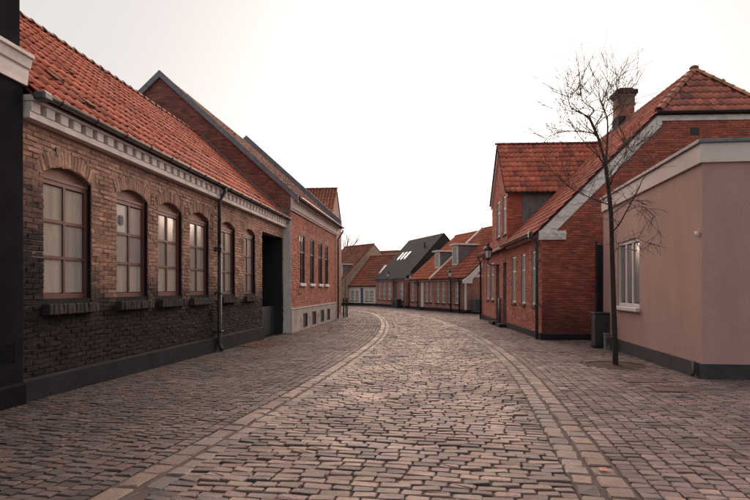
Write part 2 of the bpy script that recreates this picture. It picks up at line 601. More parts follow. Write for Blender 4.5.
def stone_local(L, W, depth=0.06, r=0.012, ch=0.22, jit=0.004):
    """(n,24,3) rounded setts, L along x, W along y, top near z=0"""
    n = len(L)
    a, b = L / 2, W / 2
    c = ch * np.minimum(a, b)

    def ring(ins, z):
        A, B, C = a - ins, b - ins, c
        x = np.stack([A - C, -A + C, -A, -A, -A + C, A - C, A, A], 1)
        y = np.stack([B, B, B - C, -B + C, -B, -B, -B + C, B - C], 1)
        return np.stack([x, y, np.full((n, 8), z)], 2)
    V = np.concatenate([ring(0.003, -depth), ring(0.0, -r * 0.75), ring(r, 0.0)], 1)
    J = rng.standard_normal((n, 24, 3)) * jit
    J[:, :8] *= 0.3
    J[:, :, 2] *= 0.40
    J[:, 16:, :2] = J[:, 8:16, :2] + rng.standard_normal((n, 8, 2)) * jit * .35
    V = V + J
    return V


SV_N = 28


def visible(cx, cy, cz):
    px = 375 + FPX * cx / np.maximum(cy, .1)
    py = HY + FPX * (EYE - cz) / np.maximum(cy, .1)
    return (cy > 1) & (px > -8) & (px < 758) & (py < 506)


def nearby(x, y):
    """paved well beyond the picture's edges, so a step aside still shows paving"""
    return y > 1.2 and abs(x) < 1.15 * y + 1.6


def lay_stones(parent, piece, cx, cy, cz, ang, L, W, tints, mat, n_single=300, r=0.012, jit=0.004, tilt=0.02, ch=0.22, ref=(0.19, 0.097)):
    """the nearest n_single in view as objects sharing a few meshes, all others as one part"""
    n = len(cx)
    vis = visible(cx, cy, cz)
    order = np.argsort(np.where(vis, cy, 1e6))
    single = order[:n_single]
    single = single[vis[single]]
    mask = np.ones(n, bool)
    mask[single] = False
    rest = np.where(mask)[0]
    # rest
    V = stone_local(L[rest], W[rest], r=r, jit=jit, ch=ch)
    tx, ty = rng.standard_normal((2, len(rest))) * tilt
    V[:, :, 2] += tx[:, None] * V[:, :, 0] + ty[:, None] * V[:, :, 1] + (rng.standard_normal(len(rest)) * 0.0025)[:, None]
    ca, sa = np.cos(ang[rest])[:, None], np.sin(ang[rest])[:, None]
    x, y = V[:, :, 0].copy(), V[:, :, 1].copy()
    V[:, :, 0] = x * ca - y * sa + cx[rest][:, None]
    V[:, :, 1] = x * sa + y * ca + cy[rest][:, None]
    V[:, :, 2] += cz[rest][:, None]
    me = mass_mesh(piece + '_field', V, ST_F, tints[rest], mat, smooth=False)
    link(piece + '_field', me, parent, kind='stuff')
    # singles: variants sorted by tint so colour stays true to the layout
    if len(single):
        lum = tints[single].sum(1)
        grp = np.array_split(single[np.argsort(lum)], SV_N)
        for q in grp:
            if len(q) == 0:
                continue
            V = stone_local(np.array([ref[0]]), np.array([ref[1]]), r=r, jit=jit * 1.15, ch=ch)
            me = mass_mesh(piece, V, ST_F, tints[q[:1]], mat, smooth=False)
            for i in q:
                M = Matrix.Translation((cx[i], cy[i], cz[i] + rng.standard_normal() * 0.0025)) @ \
                    Matrix.Rotation(ang[i] + (math.pi if rng.random() < .5 else 0), 4, 'Z') @ \
                    Matrix.Rotation(rng.standard_normal() * tilt, 4, 'X') @ Matrix.Rotation(rng.standard_normal() * tilt, 4, 'Y') @ \
                    Matrix.Diagonal((L[i] / ref[0], W[i] / ref[1], 1, 1))
                link(piece, me, parent, M)


# road setts: rows across the carriageway
ROAD_P = [(.215, .160, .140), (.175, .135, .120), (.27, .205, .172), (.075, .069, .073), (.195, .125, .105), (.125, .098, .090)]
ROAD_W = [5, 5, 2.6, 2.8, 1.3, 3.6]
P = []
y = 1.0
EDGE = 0.318
while y < 58:
    xl, xr = float(XL(y)), float(XR(y))
    m = float(slope_of(XL, y) + slope_of(XR, y)) / 2
    nrm = math.hypot(1, m)
    ux, uy = 1 / nrm, -m / nrm              # across, to the right
    w = (xr - xl) / nrm
    cxm = (xl + xr) / 2
    half = w / 2 - EDGE
    t = -half - rng.random() * 0.08
    wave = rng.standard_normal() * 0.004
    far = y > 34
    while t < half - 0.05:
        L = rng.uniform(.15, .235) if not far else rng.uniform(.2, .3)
        if half - (t + L) < 0.08:
            L = half - t
        tc = t + L / 2
        px_, py_ = cxm + ux * tc, y + uy * tc + wave + 0.010 * math.sin(tc * 2.1 + y * .7)
        P.append((px_, py_, tc / w + .5, math.atan2(uy, ux) + rng.normal(0, .018), L - rng.uniform(.009, .017), rng.uniform(.085, .097) * (1.3 if far else 1)))
        t += L
    y += (0.107 if not far else 0.14) * nrm
P = np.array(P)
Z = road_top(P[:, 1], P[:, 2]) + 0.0
T = palette(len(P), ROAD_P, ROAD_W, .18) * .84 * np.array([1.0, .935, .955])
edge = smoothstep(.30, .46, np.abs(P[:, 2] - .5) + (noise2(P[:, 1] * 1.3, P[:, 0] * 1.3) - .5) * .12)
wear = noise2(P[:, 0] * .9 + 9, P[:, 1] * .5)
T = T * (1 - .34 * edge[:, None]) * (0.86 + .3 * wear[:, None])
lay_stones(road, 'sett', P[:, 0], P[:, 1], Z, P[:, 3], P[:, 4], P[:, 5], T, 'sett', r=0.007, jit=0.0046, tilt=.026, ch=.24)

# pavements: courses that follow the kerb
PAV_P = [(.160, .130, .122), (.128, .107, .103), (.195, .155, .14), (.085, .076, .079), (.175, .118, .098)]


def kerb_courses(fn, side, off0, off1, y0, y1, keep, course=.142, pitch=.108):
    out = []
    k = 0
    off = off0 + course / 2
    while off < off1:
        y = y0 + rng.random() * pitch
        cw = course
        while y < y1:
            pt = pitch * rng.uniform(.86, 1.16) * (1.0 if y < 30 else 1.5)
            m = float(slope_of(fn, y))
            nn = math.hypot(1, m)
            x = float(fn(y)) + side * off / nn
            yy = y - side * off * m / nn
            if keep(x, yy):
                out.append((x, yy, math.atan2(1, m) - math.pi / 2 + rng.normal(0, .03), cw - rng.uniform(.010, .02), pt - rng.uniform(.010, .018)))
            y += pt * (1 / nn)
        off += cw
        k += 1
    return np.array(out)


def keep_left(x, y):
    if y < 30.5:
        return x > -5.36 + .0971 * y and nearby(x, y)
    return x > -9


# things set into the right pavement: two iron covers and the tree's pit
COVERS = [(4.42, 9.25, .62, .46), (4.48, 8.35, .66, .42)]
PIT = (4.83, 11.25, .60)


def keep_right(x, y):
    if not nearby(x, y):
        return False
    for cx, cy, w, d in COVERS:
        if abs(x - cx) < w / 2 + .05 and abs(y - cy) < d / 2 + .04:
            return False
    if math.hypot(x - PIT[0], y - PIT[1]) < PIT[2] + .04:
        return False
    if y > 9.3 and y < 16 and x > 4.4 + .13 * y:
        return False
    if y > 17.5 and y < 31 and x > 4.45 + .05 * y:
        return False
    return x < 10


def pav(parent, arr, dark, seedoff, weights, mat):
    T = palette(len(arr), PAV_P, weights, .16) * dark * np.array([1.0, .925, .975])
    n1 = noise2(arr[:, 0] * .55 + seedoff, arr[:, 1] * .45)
    T *= (0.80 + .40 * n1)[:, None]
    return T


AL = kerb_courses(XL, -1, .112, 5.6, 1.0, 56, keep_left)
TL = pav(pav_l, AL, .50, 3, [4, 4, 2, 3.5, 1.4], 'slab_sett')
# leaf litter and moss that gathers along the foot of the fronts
moss = smoothstep(.45, .75, noise2(AL[:, 0] * .8, AL[:, 1] * .35 + 5)) * smoothstep(1.9, .2, AL[:, 0] - (-5.32 + .0971 * AL[:, 1])) * smoothstep(10, 16, AL[:, 1])
TL = TL * (1 - .6 * moss[:, None]) + np.array([.17, .095, .06]) * .6 * moss[:, None]
lay_stones(pav_l, 'sett', AL[:, 0], AL[:, 1], G(AL[:, 1]), AL[:, 2], AL[:, 3], AL[:, 4], TL, 'slab_sett', r=.007, jit=.004, tilt=.02, ref=(.125, .095))
AR = kerb_courses(XR, 1, .114, 7.2, 1.0, 56, keep_right, course=.148, pitch=.112)
TR = pav(pav_r, AR, .98, 31, [5, 4, 3, 1.2, 1.0], 'slab_sett')
lay_stones(pav_r, 'sett', AR[:, 0], AR[:, 1], G(AR[:, 1]), AR[:, 2], AR[:, 3], AR[:, 4], TR, 'slab_sett', r=.007, jit=.0042, tilt=.022, ref=(.13, .098))

# kerb stones and the flat gutter course beside them
KERB_P = [(.225, .155, .134), (.19, .134, .119), (.25, .182, .158), (.155, .117, .108)]


def kerb_run(parent, fn, side, piece, off, width, dz, lens, pal, dark, skew=0.0):
    arr = []
    y = 1.0
    while y < 56:
        Ls = rng.uniform(*lens) * (1 if y < 26 else 1.6)
        m = float(slope_of(fn, y))
        nn = math.hypot(1, m)
        yc = y + Ls / nn / 2
        x = float(fn(yc)) + side * off / nn
        yy = yc - side * off * m / nn
        arr.append((x, yy, math.atan2(1, m) - math.pi / 2 + rng.normal(0, .025) + skew, width - rng.uniform(.01, .025), Ls - rng.uniform(.014, .026)))
        y += Ls / nn
    A = np.array(arr)
    T = palette(len(A), pal, [1] * len(pal), .14) * dark
    lay_stones(parent, piece, A[:, 0], A[:, 1], G(A[:, 1]) + dz, A[:, 2], A[:, 3], A[:, 4], T, 'sett', n_single=110, r=.014, jit=.005, tilt=.012, ch=.16, ref=(width, .24))
    return A


kerb_run(kerb_l, XL, 1, 'kerb_stone', 0.0, .195, .004, (.21, .34), KERB_P, .68)
AKR = kerb_run(kerb_r, XR, 1, 'kerb_stone', 0.0, .20, .004, (.20, .27), KERB_P, .78)
GUT_P = [(.145, .115, .104), (.085, .077, .08), (.19, .128, .104), (.165, .128, .114)]
kerb_run(kerb_l, XL, 1, 'gutter_stone', .212, .19, -.003, (.20, .36), GUT_P, .88)
kerb_run(kerb_r, XR, -1, 'gutter_stone', .214, .19, -.003, (.18, .26), GUT_P, .95, skew=-.10)
# sprayed survey mark on one kerb stone
_k = AKR[np.argmin(np.hypot(AKR[:, 1] - 4.34, 0))]
sb = MB()
for dx, dy, rx, ry in ((-.01, .03, .035, .016), (.012, -.015, .045, .014), (-.03, -.012, .014, .03)):
    n = 9
    sb.add([(_k[0] + dx + rx * math.cos(2 * math.pi * i / n) * rng.uniform(.75, 1.2), _k[1] + dy + ry * math.sin(2 * math.pi * i / n) * rng.uniform(.75, 1.2), Gf(_k[1]) + .0165) for i in range(n)], [tuple(range(n))])
sb.build('paint_mark', 'spray', kerb_r)


# ------------------------------------------------------------------ frames for the buildings
class Frame:
    """root Empty at the near foot of a front; local x along the front, local y into the house, z up"""

    def __init__(self, name, ox, oy, ux, uy, z0):
        n = math.hypot(ux, uy)
        self.z0 = z0
        self.root = empty(name, (ox, oy, z0), math.atan2(uy / n, ux / n))
        self.o = np.array([ox, oy])
        self.u = np.array([ux / n, uy / n])
        self.vv = np.array([-uy / n, ux / n])

    def part(self, mb, name, mat, parent=None, smooth=False):
        return mb.build(name, mat, parent or self.root, dz=self.z0, smooth=smooth)

    def world(self, p):
        p = np.atleast_2d(p)
        xy = self.o + p[:, :1] * self.u + p[:, 1:2] * self.vv
        return np.concatenate([xy, p[:, 2:3]], 1)


BR_F = [(0, 1, 5, 4), (1, 2, 6, 5), (2, 3, 7, 6), (3, 0, 4, 7), (4, 5, 9, 8), (5, 6, 10, 9), (6, 7, 11, 10), (7, 4, 8, 11), (8, 9, 10, 11)]


def brick_local(L, H, D=.03, c=.006, jit=.0015):
    """(n,12,3): x along, z up, front towards -y at y=0, back at y=D"""
    n = len(L)
    a, b = L / 2, H / 2

    def ring(ins, y):
        A, B = a - ins, b - ins
        return np.stack([np.stack([-A, A, A, -A], 1), np.full((n, 4), y), np.stack([-B, -B, B, B], 1)], 2)
    V = np.concatenate([ring(0, D), ring(0, c), ring(c, 0)], 1)
    V[:, 4:] += rng.standard_normal((n, 8, 3)) * jit
    return V


def courses(z0, z1, intervals, bl=.24, ch=.075, joint=.012, bond=0, minlen=.05):
    """bricks (cx,cz,L,H) filling intervals(z) -> [(u0,u1)...]; every other course headers-ish offset"""
    out = []
    nrow = int(round((z1 - z0) / ch))
    for k in range(nrow):
        zc = z0 + (k + .5) * ch
        off = (k % 2) * bl / 2 + rng.normal(0, .008)
        for a, b in intervals(zc):
            if b - a < minlen:
                continue
            i0 = math.floor((a - off) / bl)
            u = a
            i = i0 + 1
            while u < b - 1e-6:
                e = min(off + i * bl, b)
                if b - e < .07:
                    e = b
                if e - u > minlen * .6:
                    out.append(((u + e) / 2, zc, e - u - joint, ch - joint))
                u = e
                i += 1
    return np.array(out) if out else np.zeros((0, 4))


def place_bricks(fr, name, A, origin, ax, nrm, tints, mat, jit=.0015, D=.03, proud=.004, n_single=0, rank=None, c=.006, parent=None, rot=None):
    """A: (cu,cz,L,H). origin: local point, ax: unit along, nrm: outward normal (both horizontal, local)"""
    n = len(A)
    if n == 0:
        return
    V = brick_local(A[:, 2], A[:, 3], D, c, jit)
    V[:, :, 1] += (rng.standard_normal(n) * proud)[:, None]
    ax, nrm, origin = np.array(ax, float), np.array(nrm, float), np.array(origin, float)
    x, yv, z = V[:, :, 0], V[:, :, 1], V[:, :, 2]
    if rot is not None:
        cr, sr = np.cos(rot)[:, None], np.sin(rot)[:, None]
        x, z = x * cr - z * sr, x * sr + z * cr
    Pw = origin[None, None, :] + (x + A[:, 0][:, None])[:, :, None] * ax - yv[:, :, None] * nrm
    Pw[:, :, 2] += z + A[:, 1][:, None] - fr.z0
    single = np.array([], int)
    if n_single:
        single = np.argsort(rank)[:n_single]
    mask = np.ones(n, bool)
    mask[single] = False
    if mask.any():
        me = mass_mesh(name, Pw[mask], BR_F, tints[mask], mat)
        link(name if n_single == 0 else name + '_field', me, parent or fr.root, kind='stuff')
    if len(single):
        lum = tints[single].sum(1)
        for q in np.array_split(single[np.argsort(lum)], 30):
            if len(q) == 0:
                continue
            V1 = brick_local(np.array([.228]), np.array([.063]), D, c, jit)
            me = mass_mesh(name, V1, BR_F, tints[q[:1]], mat)
            for i in q:
                p = origin + A[i, 0] * ax + np.array([0, 0, A[i, 1] - fr.z0])
                M = Matrix(((ax[0], -nrm[0], 0, p[0] - 0), (ax[1], -nrm[1], 0, p[1]), (0, 0, 1, p[2]), (0, 0, 0, 1)))
                M = M @ Matrix.Translation((0, rng.normal(0, proud), 0))
                if rot is not None:
                    M = M @ Matrix.Rotation(-rot[i], 4, 'Y')
                M = M @ Matrix.Diagonal((A[i, 2] / .228, 1, A[i, 3] / .063, 1))
                link(name, me, parent or fr.root, M)


def wall_panels(mb, u0, u1, z0, z1, v0, v1, openings):
    """solid wall with rectangular openings [(a,b,c,d)] as boxes butted together"""
    us = sorted({u0, u1, *[o[0] for o in openings], *[o[1] for o in openings]})
    us = [u for u in us if u0 - 1e-9 <= u <= u1 + 1e-9]
    for a, b in zip(us[:-1], us[1:]):
        if b - a < 1e-6:
            continue
        mid = (a + b) / 2
        cuts = sorted([(o[2], o[3]) for o in openings if o[0] < mid < o[1]])
        z = z0
        for c, d in cuts:
            if c > z:
                mb.box(a, b, v0, v1, z, min(c, z1))
            z = max(z, d)
        if z < z1:
            mb.box(a, b, v0, v1, z, z1)


# pantiles
TP = 8


def tile_local(w=.215, l=.36, amp=.025, lift=.036, over=.035, th=.016):
    """one pantile, x across, y up the slope, z out of the roof -> verts (1,3*(TP),3), faces"""
    xs = np.linspace(-.5 * w, .5 * w + over, TP)
    ph = (xs / w + .5) * 2 * math.pi
    zz = amp * (np.cos(ph) * .8 + .25 * np.cos(2 * ph + .6))
    lo = np.stack([xs, np.full(TP, -.02), zz + lift], 1)
    hi = np.stack([xs, np.full(TP, l), zz + .002], 1)
    fb = np.stack([xs, np.full(TP, -.018), zz + lift - th], 1)
    V = np.concatenate([lo, hi, fb])
    F = []
    for i in range(TP - 1):
        F.append((i, i + 1, TP + i + 1, TP + i))
        F.append((2 * TP + i, 2 * TP + i + 1, i + 1, i))
    return V, F


TILE_V, TILE_F = tile_local()


def tiles(fr, name, O, eu, es, U, S, tints_fn, keep=None, tw=.215, tl=.335, n_single=0, rank=None, parent=None, mat='tile'):
    """cover the plane O + a*eu + b*es (local), U wide and S long, with pantiles"""
    O, eu, es = np.array(O, float), np.array(eu, float), np.array(es, float)
    eu, es = eu / np.linalg.norm(eu), es / np.linalg.norm(es)
    nn = np.cross(eu, es)
    nu, ns = max(1, int(round(U / tw))), max(1, int(math.ceil(S / tl - .15)))
    tw2 = U / nu
    a, b = np.meshgrid((np.arange(nu) + .5) * tw2, np.arange(ns) * tl, indexing='ij')
    a, b = a.ravel(), b.ravel()
    a = a + rng.normal(0, .004, len(a))
    b = b + rng.normal(0, .006, len(b))
    C = O + a[:, None] * eu + b[:, None] * es
    if keep is not None:
        mk = np.array([keep(p, x_, y_) for p, x_, y_ in zip(C, a, b)], bool)
        a, b, C = a[mk], b[mk], C[mk]
    n = len(C)
    T = tints_fn(C)
    sc = np.array([tw2 / .215, 1, 1])
    rz = rng.normal(0, .012, n)
    dz = rng.normal(0, .003, n)
    single = np.array([], int)
    if n_single:
        rk = rank(C)
        single = np.argsort(rk)[:n_single]
    mask = np.ones(n, bool)
    mask[single] = False
    if mask.any():
        V = np.repeat((TILE_V * sc)[None], mask.sum(), 0)
        c_, s_ = np.cos(rz[mask])[:, None], np.sin(rz[mask])[:, None]
        x, y_ = V[:, :, 0].copy(), V[:, :, 1].copy()
        V[:, :, 0], V[:, :, 1] = x * c_ - y_ * s_, x * s_ + y_ * c_
        V[:, :, 2] += dz[mask][:, None]
        Pw = C[mask][:, None, :] + V[:, :, :1] * eu + V[:, :, 1:2] * es + V[:, :, 2:3] * nn
        Pw[:, :, 2] -= fr.z0
        link(name if n_single == 0 else name + '_field', mass_mesh(name, Pw, TILE_F, T[mask], mat, smooth=True), parent or fr.root, kind='stuff')
    if len(single):
        for q in np.array_split(single[np.argsort(T[single].sum(1))], 24):
            if len(q) == 0:
                continue
            me = mass_mesh(name, (TILE_V * sc)[None], TILE_F, T[q[:1]], mat, smooth=True)
            for i in q:
                p = C[i] + nn * dz[i]
                M = Matrix(((eu[0], es[0], nn[0], p[0]), (eu[1], es[1], nn[1], p[1]), (eu[2], es[2], nn[2], p[2] - fr.z0), (0, 0, 0, 1)))
                link(name, me, parent or fr.root, M @ Matrix.Rotation(rz[i], 4, 'Z'))


_rt = MB()
_n = 7
for _e in range(3):
    rr = (.115, .098, .092)[_e]
    yy = (0, .10, .40)[_e]
    for _i in range(_n):
        _a = math.pi * _i / (_n - 1)
        _rt.v.append((rr * math.cos(_a), yy, rr * math.sin(_a) * .85 - .03))
for _e in range(2):
    for _i in range(_n - 1):
        _rt.f.append((_e * _n + _i, _e * _n + _i + 1, (_e + 1) * _n + _i + 1, (_e + 1) * _n + _i))
_k0 = len(_rt.v)
for _i in range(_n):
    _a = math.pi * _i / (_n - 1)
    _rt.v.append((.092 * math.cos(_a), .004, .092 * math.sin(_a) * .85 - .03))
for _i in range(_n - 1):
    _rt.f.append((_k0 + _i, _k0 + _i + 1, _i + 1, _i))
RT_V, RT_F = np.array(_rt.v), _rt.f


def ridge_tiles(fr, a, b, tints, name='ridge_tile', pitch=.36, parent=None, scale=1.0, mat='tile'):
    a, b = Vector(a), Vector(b)
    d = (b - a)
    n = max(1, int(round(d.length / pitch)))
    ey = d.normalized()
    ex = ey.cross(Vector((0, 0, 1))).normalized()
    ez = ex.cross(ey).normalized()
    for q in range(min(6, n)):
        me = mass_mesh(name, (RT_V * np.array([scale, d.length / n / .36, scale]))[None], RT_F, tints(1), mat, smooth=True)
        for i in range(q, n, 6):
            p = a + d * (i / n)
            M = Matrix(((ex.x, ey.x, ez.x, p.x), (ex.y, ey.y, ez.y, p.y), (ex.z, ey.z, ez.z, p.z - fr.z0), (0, 0, 0, 1)))
            link(name, me, parent or fr.root, M)


def window(fr, u0, u1, z0, z1, v, cols=2, rows=(1, 1, 1), fmat='white_paint', pmat='glass', fw=.055, mw=.035, name='window', parent=None,
           thick=.06, pmats=None, gap=None, face='front', colw=None):
    """frame with glazing bars; every pane a child. local plane at depth v, facing -y"""
    mb = MB()
    mb.box(u0, u0 + fw, v, v + thick, z0, z1)
    mb.box(u1 - fw, u1, v, v + thick, z0, z1)
    mb.box(u0 + fw, u1 - fw, v + .001, v + thick, z0, z0 + fw)
    mb.box(u0 + fw, u1 - fw, v + .001, v + thick, z1 - fw, z1)
    W = u1 - u0 - 2 * fw
    H = z1 - z0 - 2 * fw
    colw = colw or [1] * cols
    cs = np.concatenate([[0], np.cumsum(colw)]) / sum(colw) * W + u0 + fw
    rs = np.concatenate([[0], np.cumsum(rows)]) / sum(rows) * H + z0 + fw
    for c in cs[1:-1]:
        mb.box(c - mw / 2, c + mw / 2, v + .004, v + thick - .002, z0 + fw, z1 - fw)
    for r_ in rs[1:-1]:
        for a, b in zip(cs[:-1], cs[1:]):
            mb.box(a + (mw / 2 if a > cs[0] + 1e-6 else 0), b - (mw / 2 if b < cs[-1] - 1e-6 else 0), v + .006, v + thick - .004, r_ - mw / 2, r_ + mw / 2)
    o = fr.part(mb, name, fmat, parent)
    k = 0
    for j in range(len(rs) - 1):
        for i in range(len(cs) - 1):
            p = MB()
            a, b, c, d = cs[i], cs[i + 1], rs[j], rs[j + 1]
            p.box(a + mw * .3, b - mw * .3, v + .030, v + .036, c + mw * .3, d - mw * .3)
            t = rng.normal(0, .004)
            fr.part(p, 'pane', (pmats or {}).get((i, j), pmat), o)
            k += 1
    return o


def gutter(fr, a, b, r=.06, mat='zinc', name='gutter', parent=None):
    """half-round gutter from a to b (local points, same direction as local x or y)"""
    a, b = np.array(a, float), np.array(b, float)
    d = (b - a) / np.linalg.norm(b - a)
    s = np.cross(d, [0, 0, 1.])
    n = 9
    prof = []
    for i in range(n):
        t = math.pi + math.pi * i / (n - 1)
        prof.append((r * math.cos(t), r * math.sin(t)))
    for i in range(n - 1, -1, -1):
        t = math.pi + math.pi * i / (n - 1)
        prof.append(((r - .008) * math.cos(t), (r - .008) * math.sin(t) + .001))
    mb = MB()
    mb.prism([tuple(a + s * p + np.array([0, 0, 1]) * q) for p, q in prof], (0, 0, 0), tuple(b - a))
    return fr.part(mb, name, mat, parent)


def downpipe(fr, pts, r=.045, mat='zinc', brackets=(), name='downpipe'):
    o = fr.part(MB().tube(pts, r, 10), name, mat, smooth=True)
    for (x, y, z) in brackets:
        fr.part(MB().bbox(x - r * 1.5, x + r * 1.5, y - r * 1.5, y + r * 1.5 + .05, z - .022, z + .022, .006), 'bracket', mat, o)
    return o


# ================================================================== LEFT ROW
MLEFT = .0971
SQ = math.sqrt(1 + MLEFT ** 2)


def uL(Y):
    return (Y - 7.28) * SQ


# ---- A: long brick workshop with arched windows
A = Frame('workshop_house', -5.32 + MLEFT * 7.28, 7.28, MLEFT, 1, Gf(7.28) - .04)
tag(A.root, 'long sooty brown brick house with six arched windows and orange tiled roof', 'house')
A_LEN = uL(20.4)
WIN = [(7.73, 8.83), (9.54, 10.6), (11.0, 12.06), (12.46, 13.53), (14.25, 15.35), (16.1, 17.12)]
WIN = [(uL(a), uL(b)) for a, b in WIN]
GATE = (uL(17.82), uL(20.32))
SPR, CRN, SILL = 3.03, 3.17, 1.20
PL_Z, COR_Z = .22, 3.63
RISE = CRN - SPR


def arc_z(u, a, b):
    h = (b - a) / 2
    R = (h * h + RISE * RISE) / (2 * RISE)
    x = u - (a + b) / 2
    return SPR - (R - RISE) + np.sqrt(np.maximum(R * R - x * x, 0))


mb = MB()
ops = [(a, b, SILL - .06, CRN) for a, b in WIN] + [(GATE[0], GATE[1], -.6, 3.27)]
wall_panels(mb, 0, A_LEN, -.6, 3.93, .012, .36, ops)
for a, b in WIN:
    n = 8
    for i in range(n):
        x0, x1 = a + (b - a) * i / n, a + (b - a) * (i + 1) / n
        za, zb = float(arc_z(x0, a, b)), float(arc_z(x1, a, b))
        mb.hexa([(x0, .012, za), (x1, .012, zb), (x1, .36, zb), (x0, .36, za), (x0, .012, CRN + .0005), (x1, .012, CRN + .0005), (x1, .36, CRN + .0005), (x0, .36, CRN + .0005)])
A.part(mb, 'wall', 'mortar_sooty')

VH = .225     # height of the arch bricks


def iv_A(z):
    cuts = []
    for a, b in WIN:
        if SILL - .16 < z < SPR - .12:
            cuts.append((a, b))
        elif SPR - .12 <= z < CRN + VH + .02:
            # follow the back of the arch ring
            h = (b - a) / 2
            R = (h * h + RISE * RISE) / (2 * RISE)
            R2 = R + VH
            zc = SPR - (R - RISE)
            dz = z - zc
            w = math.sqrt(max(R2 * R2 - dz * dz, 0)) if dz < R2 else 0
            half_top = h + VH * h / R
            w = min(w, half_top)
            if z < SPR:
                w = h if z < SPR - .02 else max(h, w * 0 + h)
            if w > 0:
                cuts.append(((a + b) / 2 - w, (a + b) / 2 + w))
    if z < 3.27:
        cuts.append((GATE[0], GATE[1]))
    cuts.sort()
    out, u = [], .0
    for a, b in cuts:
        if a > u:
            out.append((u, a))
        u = max(u, b)
    if u < A_LEN:
        out.append((u, A_LEN))
    return out


def tint_A(u, z):
    n = len(u)
    base = palette(n, [(.43, .265, .20), (.38, .228, .168), (.49, .31, .235), (.31, .185, .142), (.41, .28, .215)], [4, 4, 2, 2, 2], .06)
    lo = noise2(u * 1.1 + 3, z * 1.4)
    hi = noise2(u * 3.7 + 11, z * 5.3)
    lim = 1.62 - .22 * smoothstep(2, 9, u) + .95 * smoothstep(1.5, .1, u)
    t = smoothstep(lim - .60, lim + .70, z + (lo - .5) * .75 + (hi - .5) * .35)
    dark = np.array([.025, .0205, .0225]) * (1 + .25 * rng.standard_normal((n, 1)))
    return np.clip(base * np.array([1.0, 1.0, 1.06]) * (.72 + .5 * noise2(u * .8 + 40, z * 1.1 + 9))[:, None] * t[:, None] + dark * (1 - t[:, None]), .012, .6)


B_ = courses(PL_Z, COR_Z - .001, iv_A, bl=.235, ch=.0735, joint=.010)
wp = A.world(np.stack([B_[:, 0], np.zeros(len(B_)), B_[:, 1]], 1))
px = 375 + FPX * wp[:, 0] / wp[:, 1]
rank = np.where(px > 18, wp[:, 1], 99)
place_bricks(A, 'brick', B_, (0, 0, 0), (1, 0, 0), (0, -1, 0), tint_A(B_[:, 0], B_[:, 1]), 'rough_brick', jit=.0040, D=.03, proud=.0035, n_single=300, rank=rank, c=.007)

# arch rings of upright bricks, and brick sills
arch = []
for wi, (a, b) in enumerate(WIN):
    h = (b - a) / 2
    R = (h * h + RISE * RISE) / (2 * RISE)
    th = math.asin(h / R)
    nv = 17
    for i in range(nv):
        t = -th + 2 * th * (i + .5) / nv
        rm = R + VH / 2 + .002
        cu, cz = (a + b) / 2 + rm * math.sin(t), SPR - (R - RISE) + rm * math.cos(t)
        arch.append((cu, cz, 2 * th * R / nv - .003, VH - .003, -t))
AR_ = np.array(arch)
V_A = AR_[:, :4]
place_bricks(A, 'arch_brick', V_A, (0, 0, 0), (1, 0, 0), (0, -1, 0), tint_A(V_A[:, 0], V_A[:, 1]) * 1.02, 'rough_brick', jit=.003, D=.03, proud=.002, n_single=90, rank=np.arange(len(V_A)), c=.006, rot=AR_[:, 4])

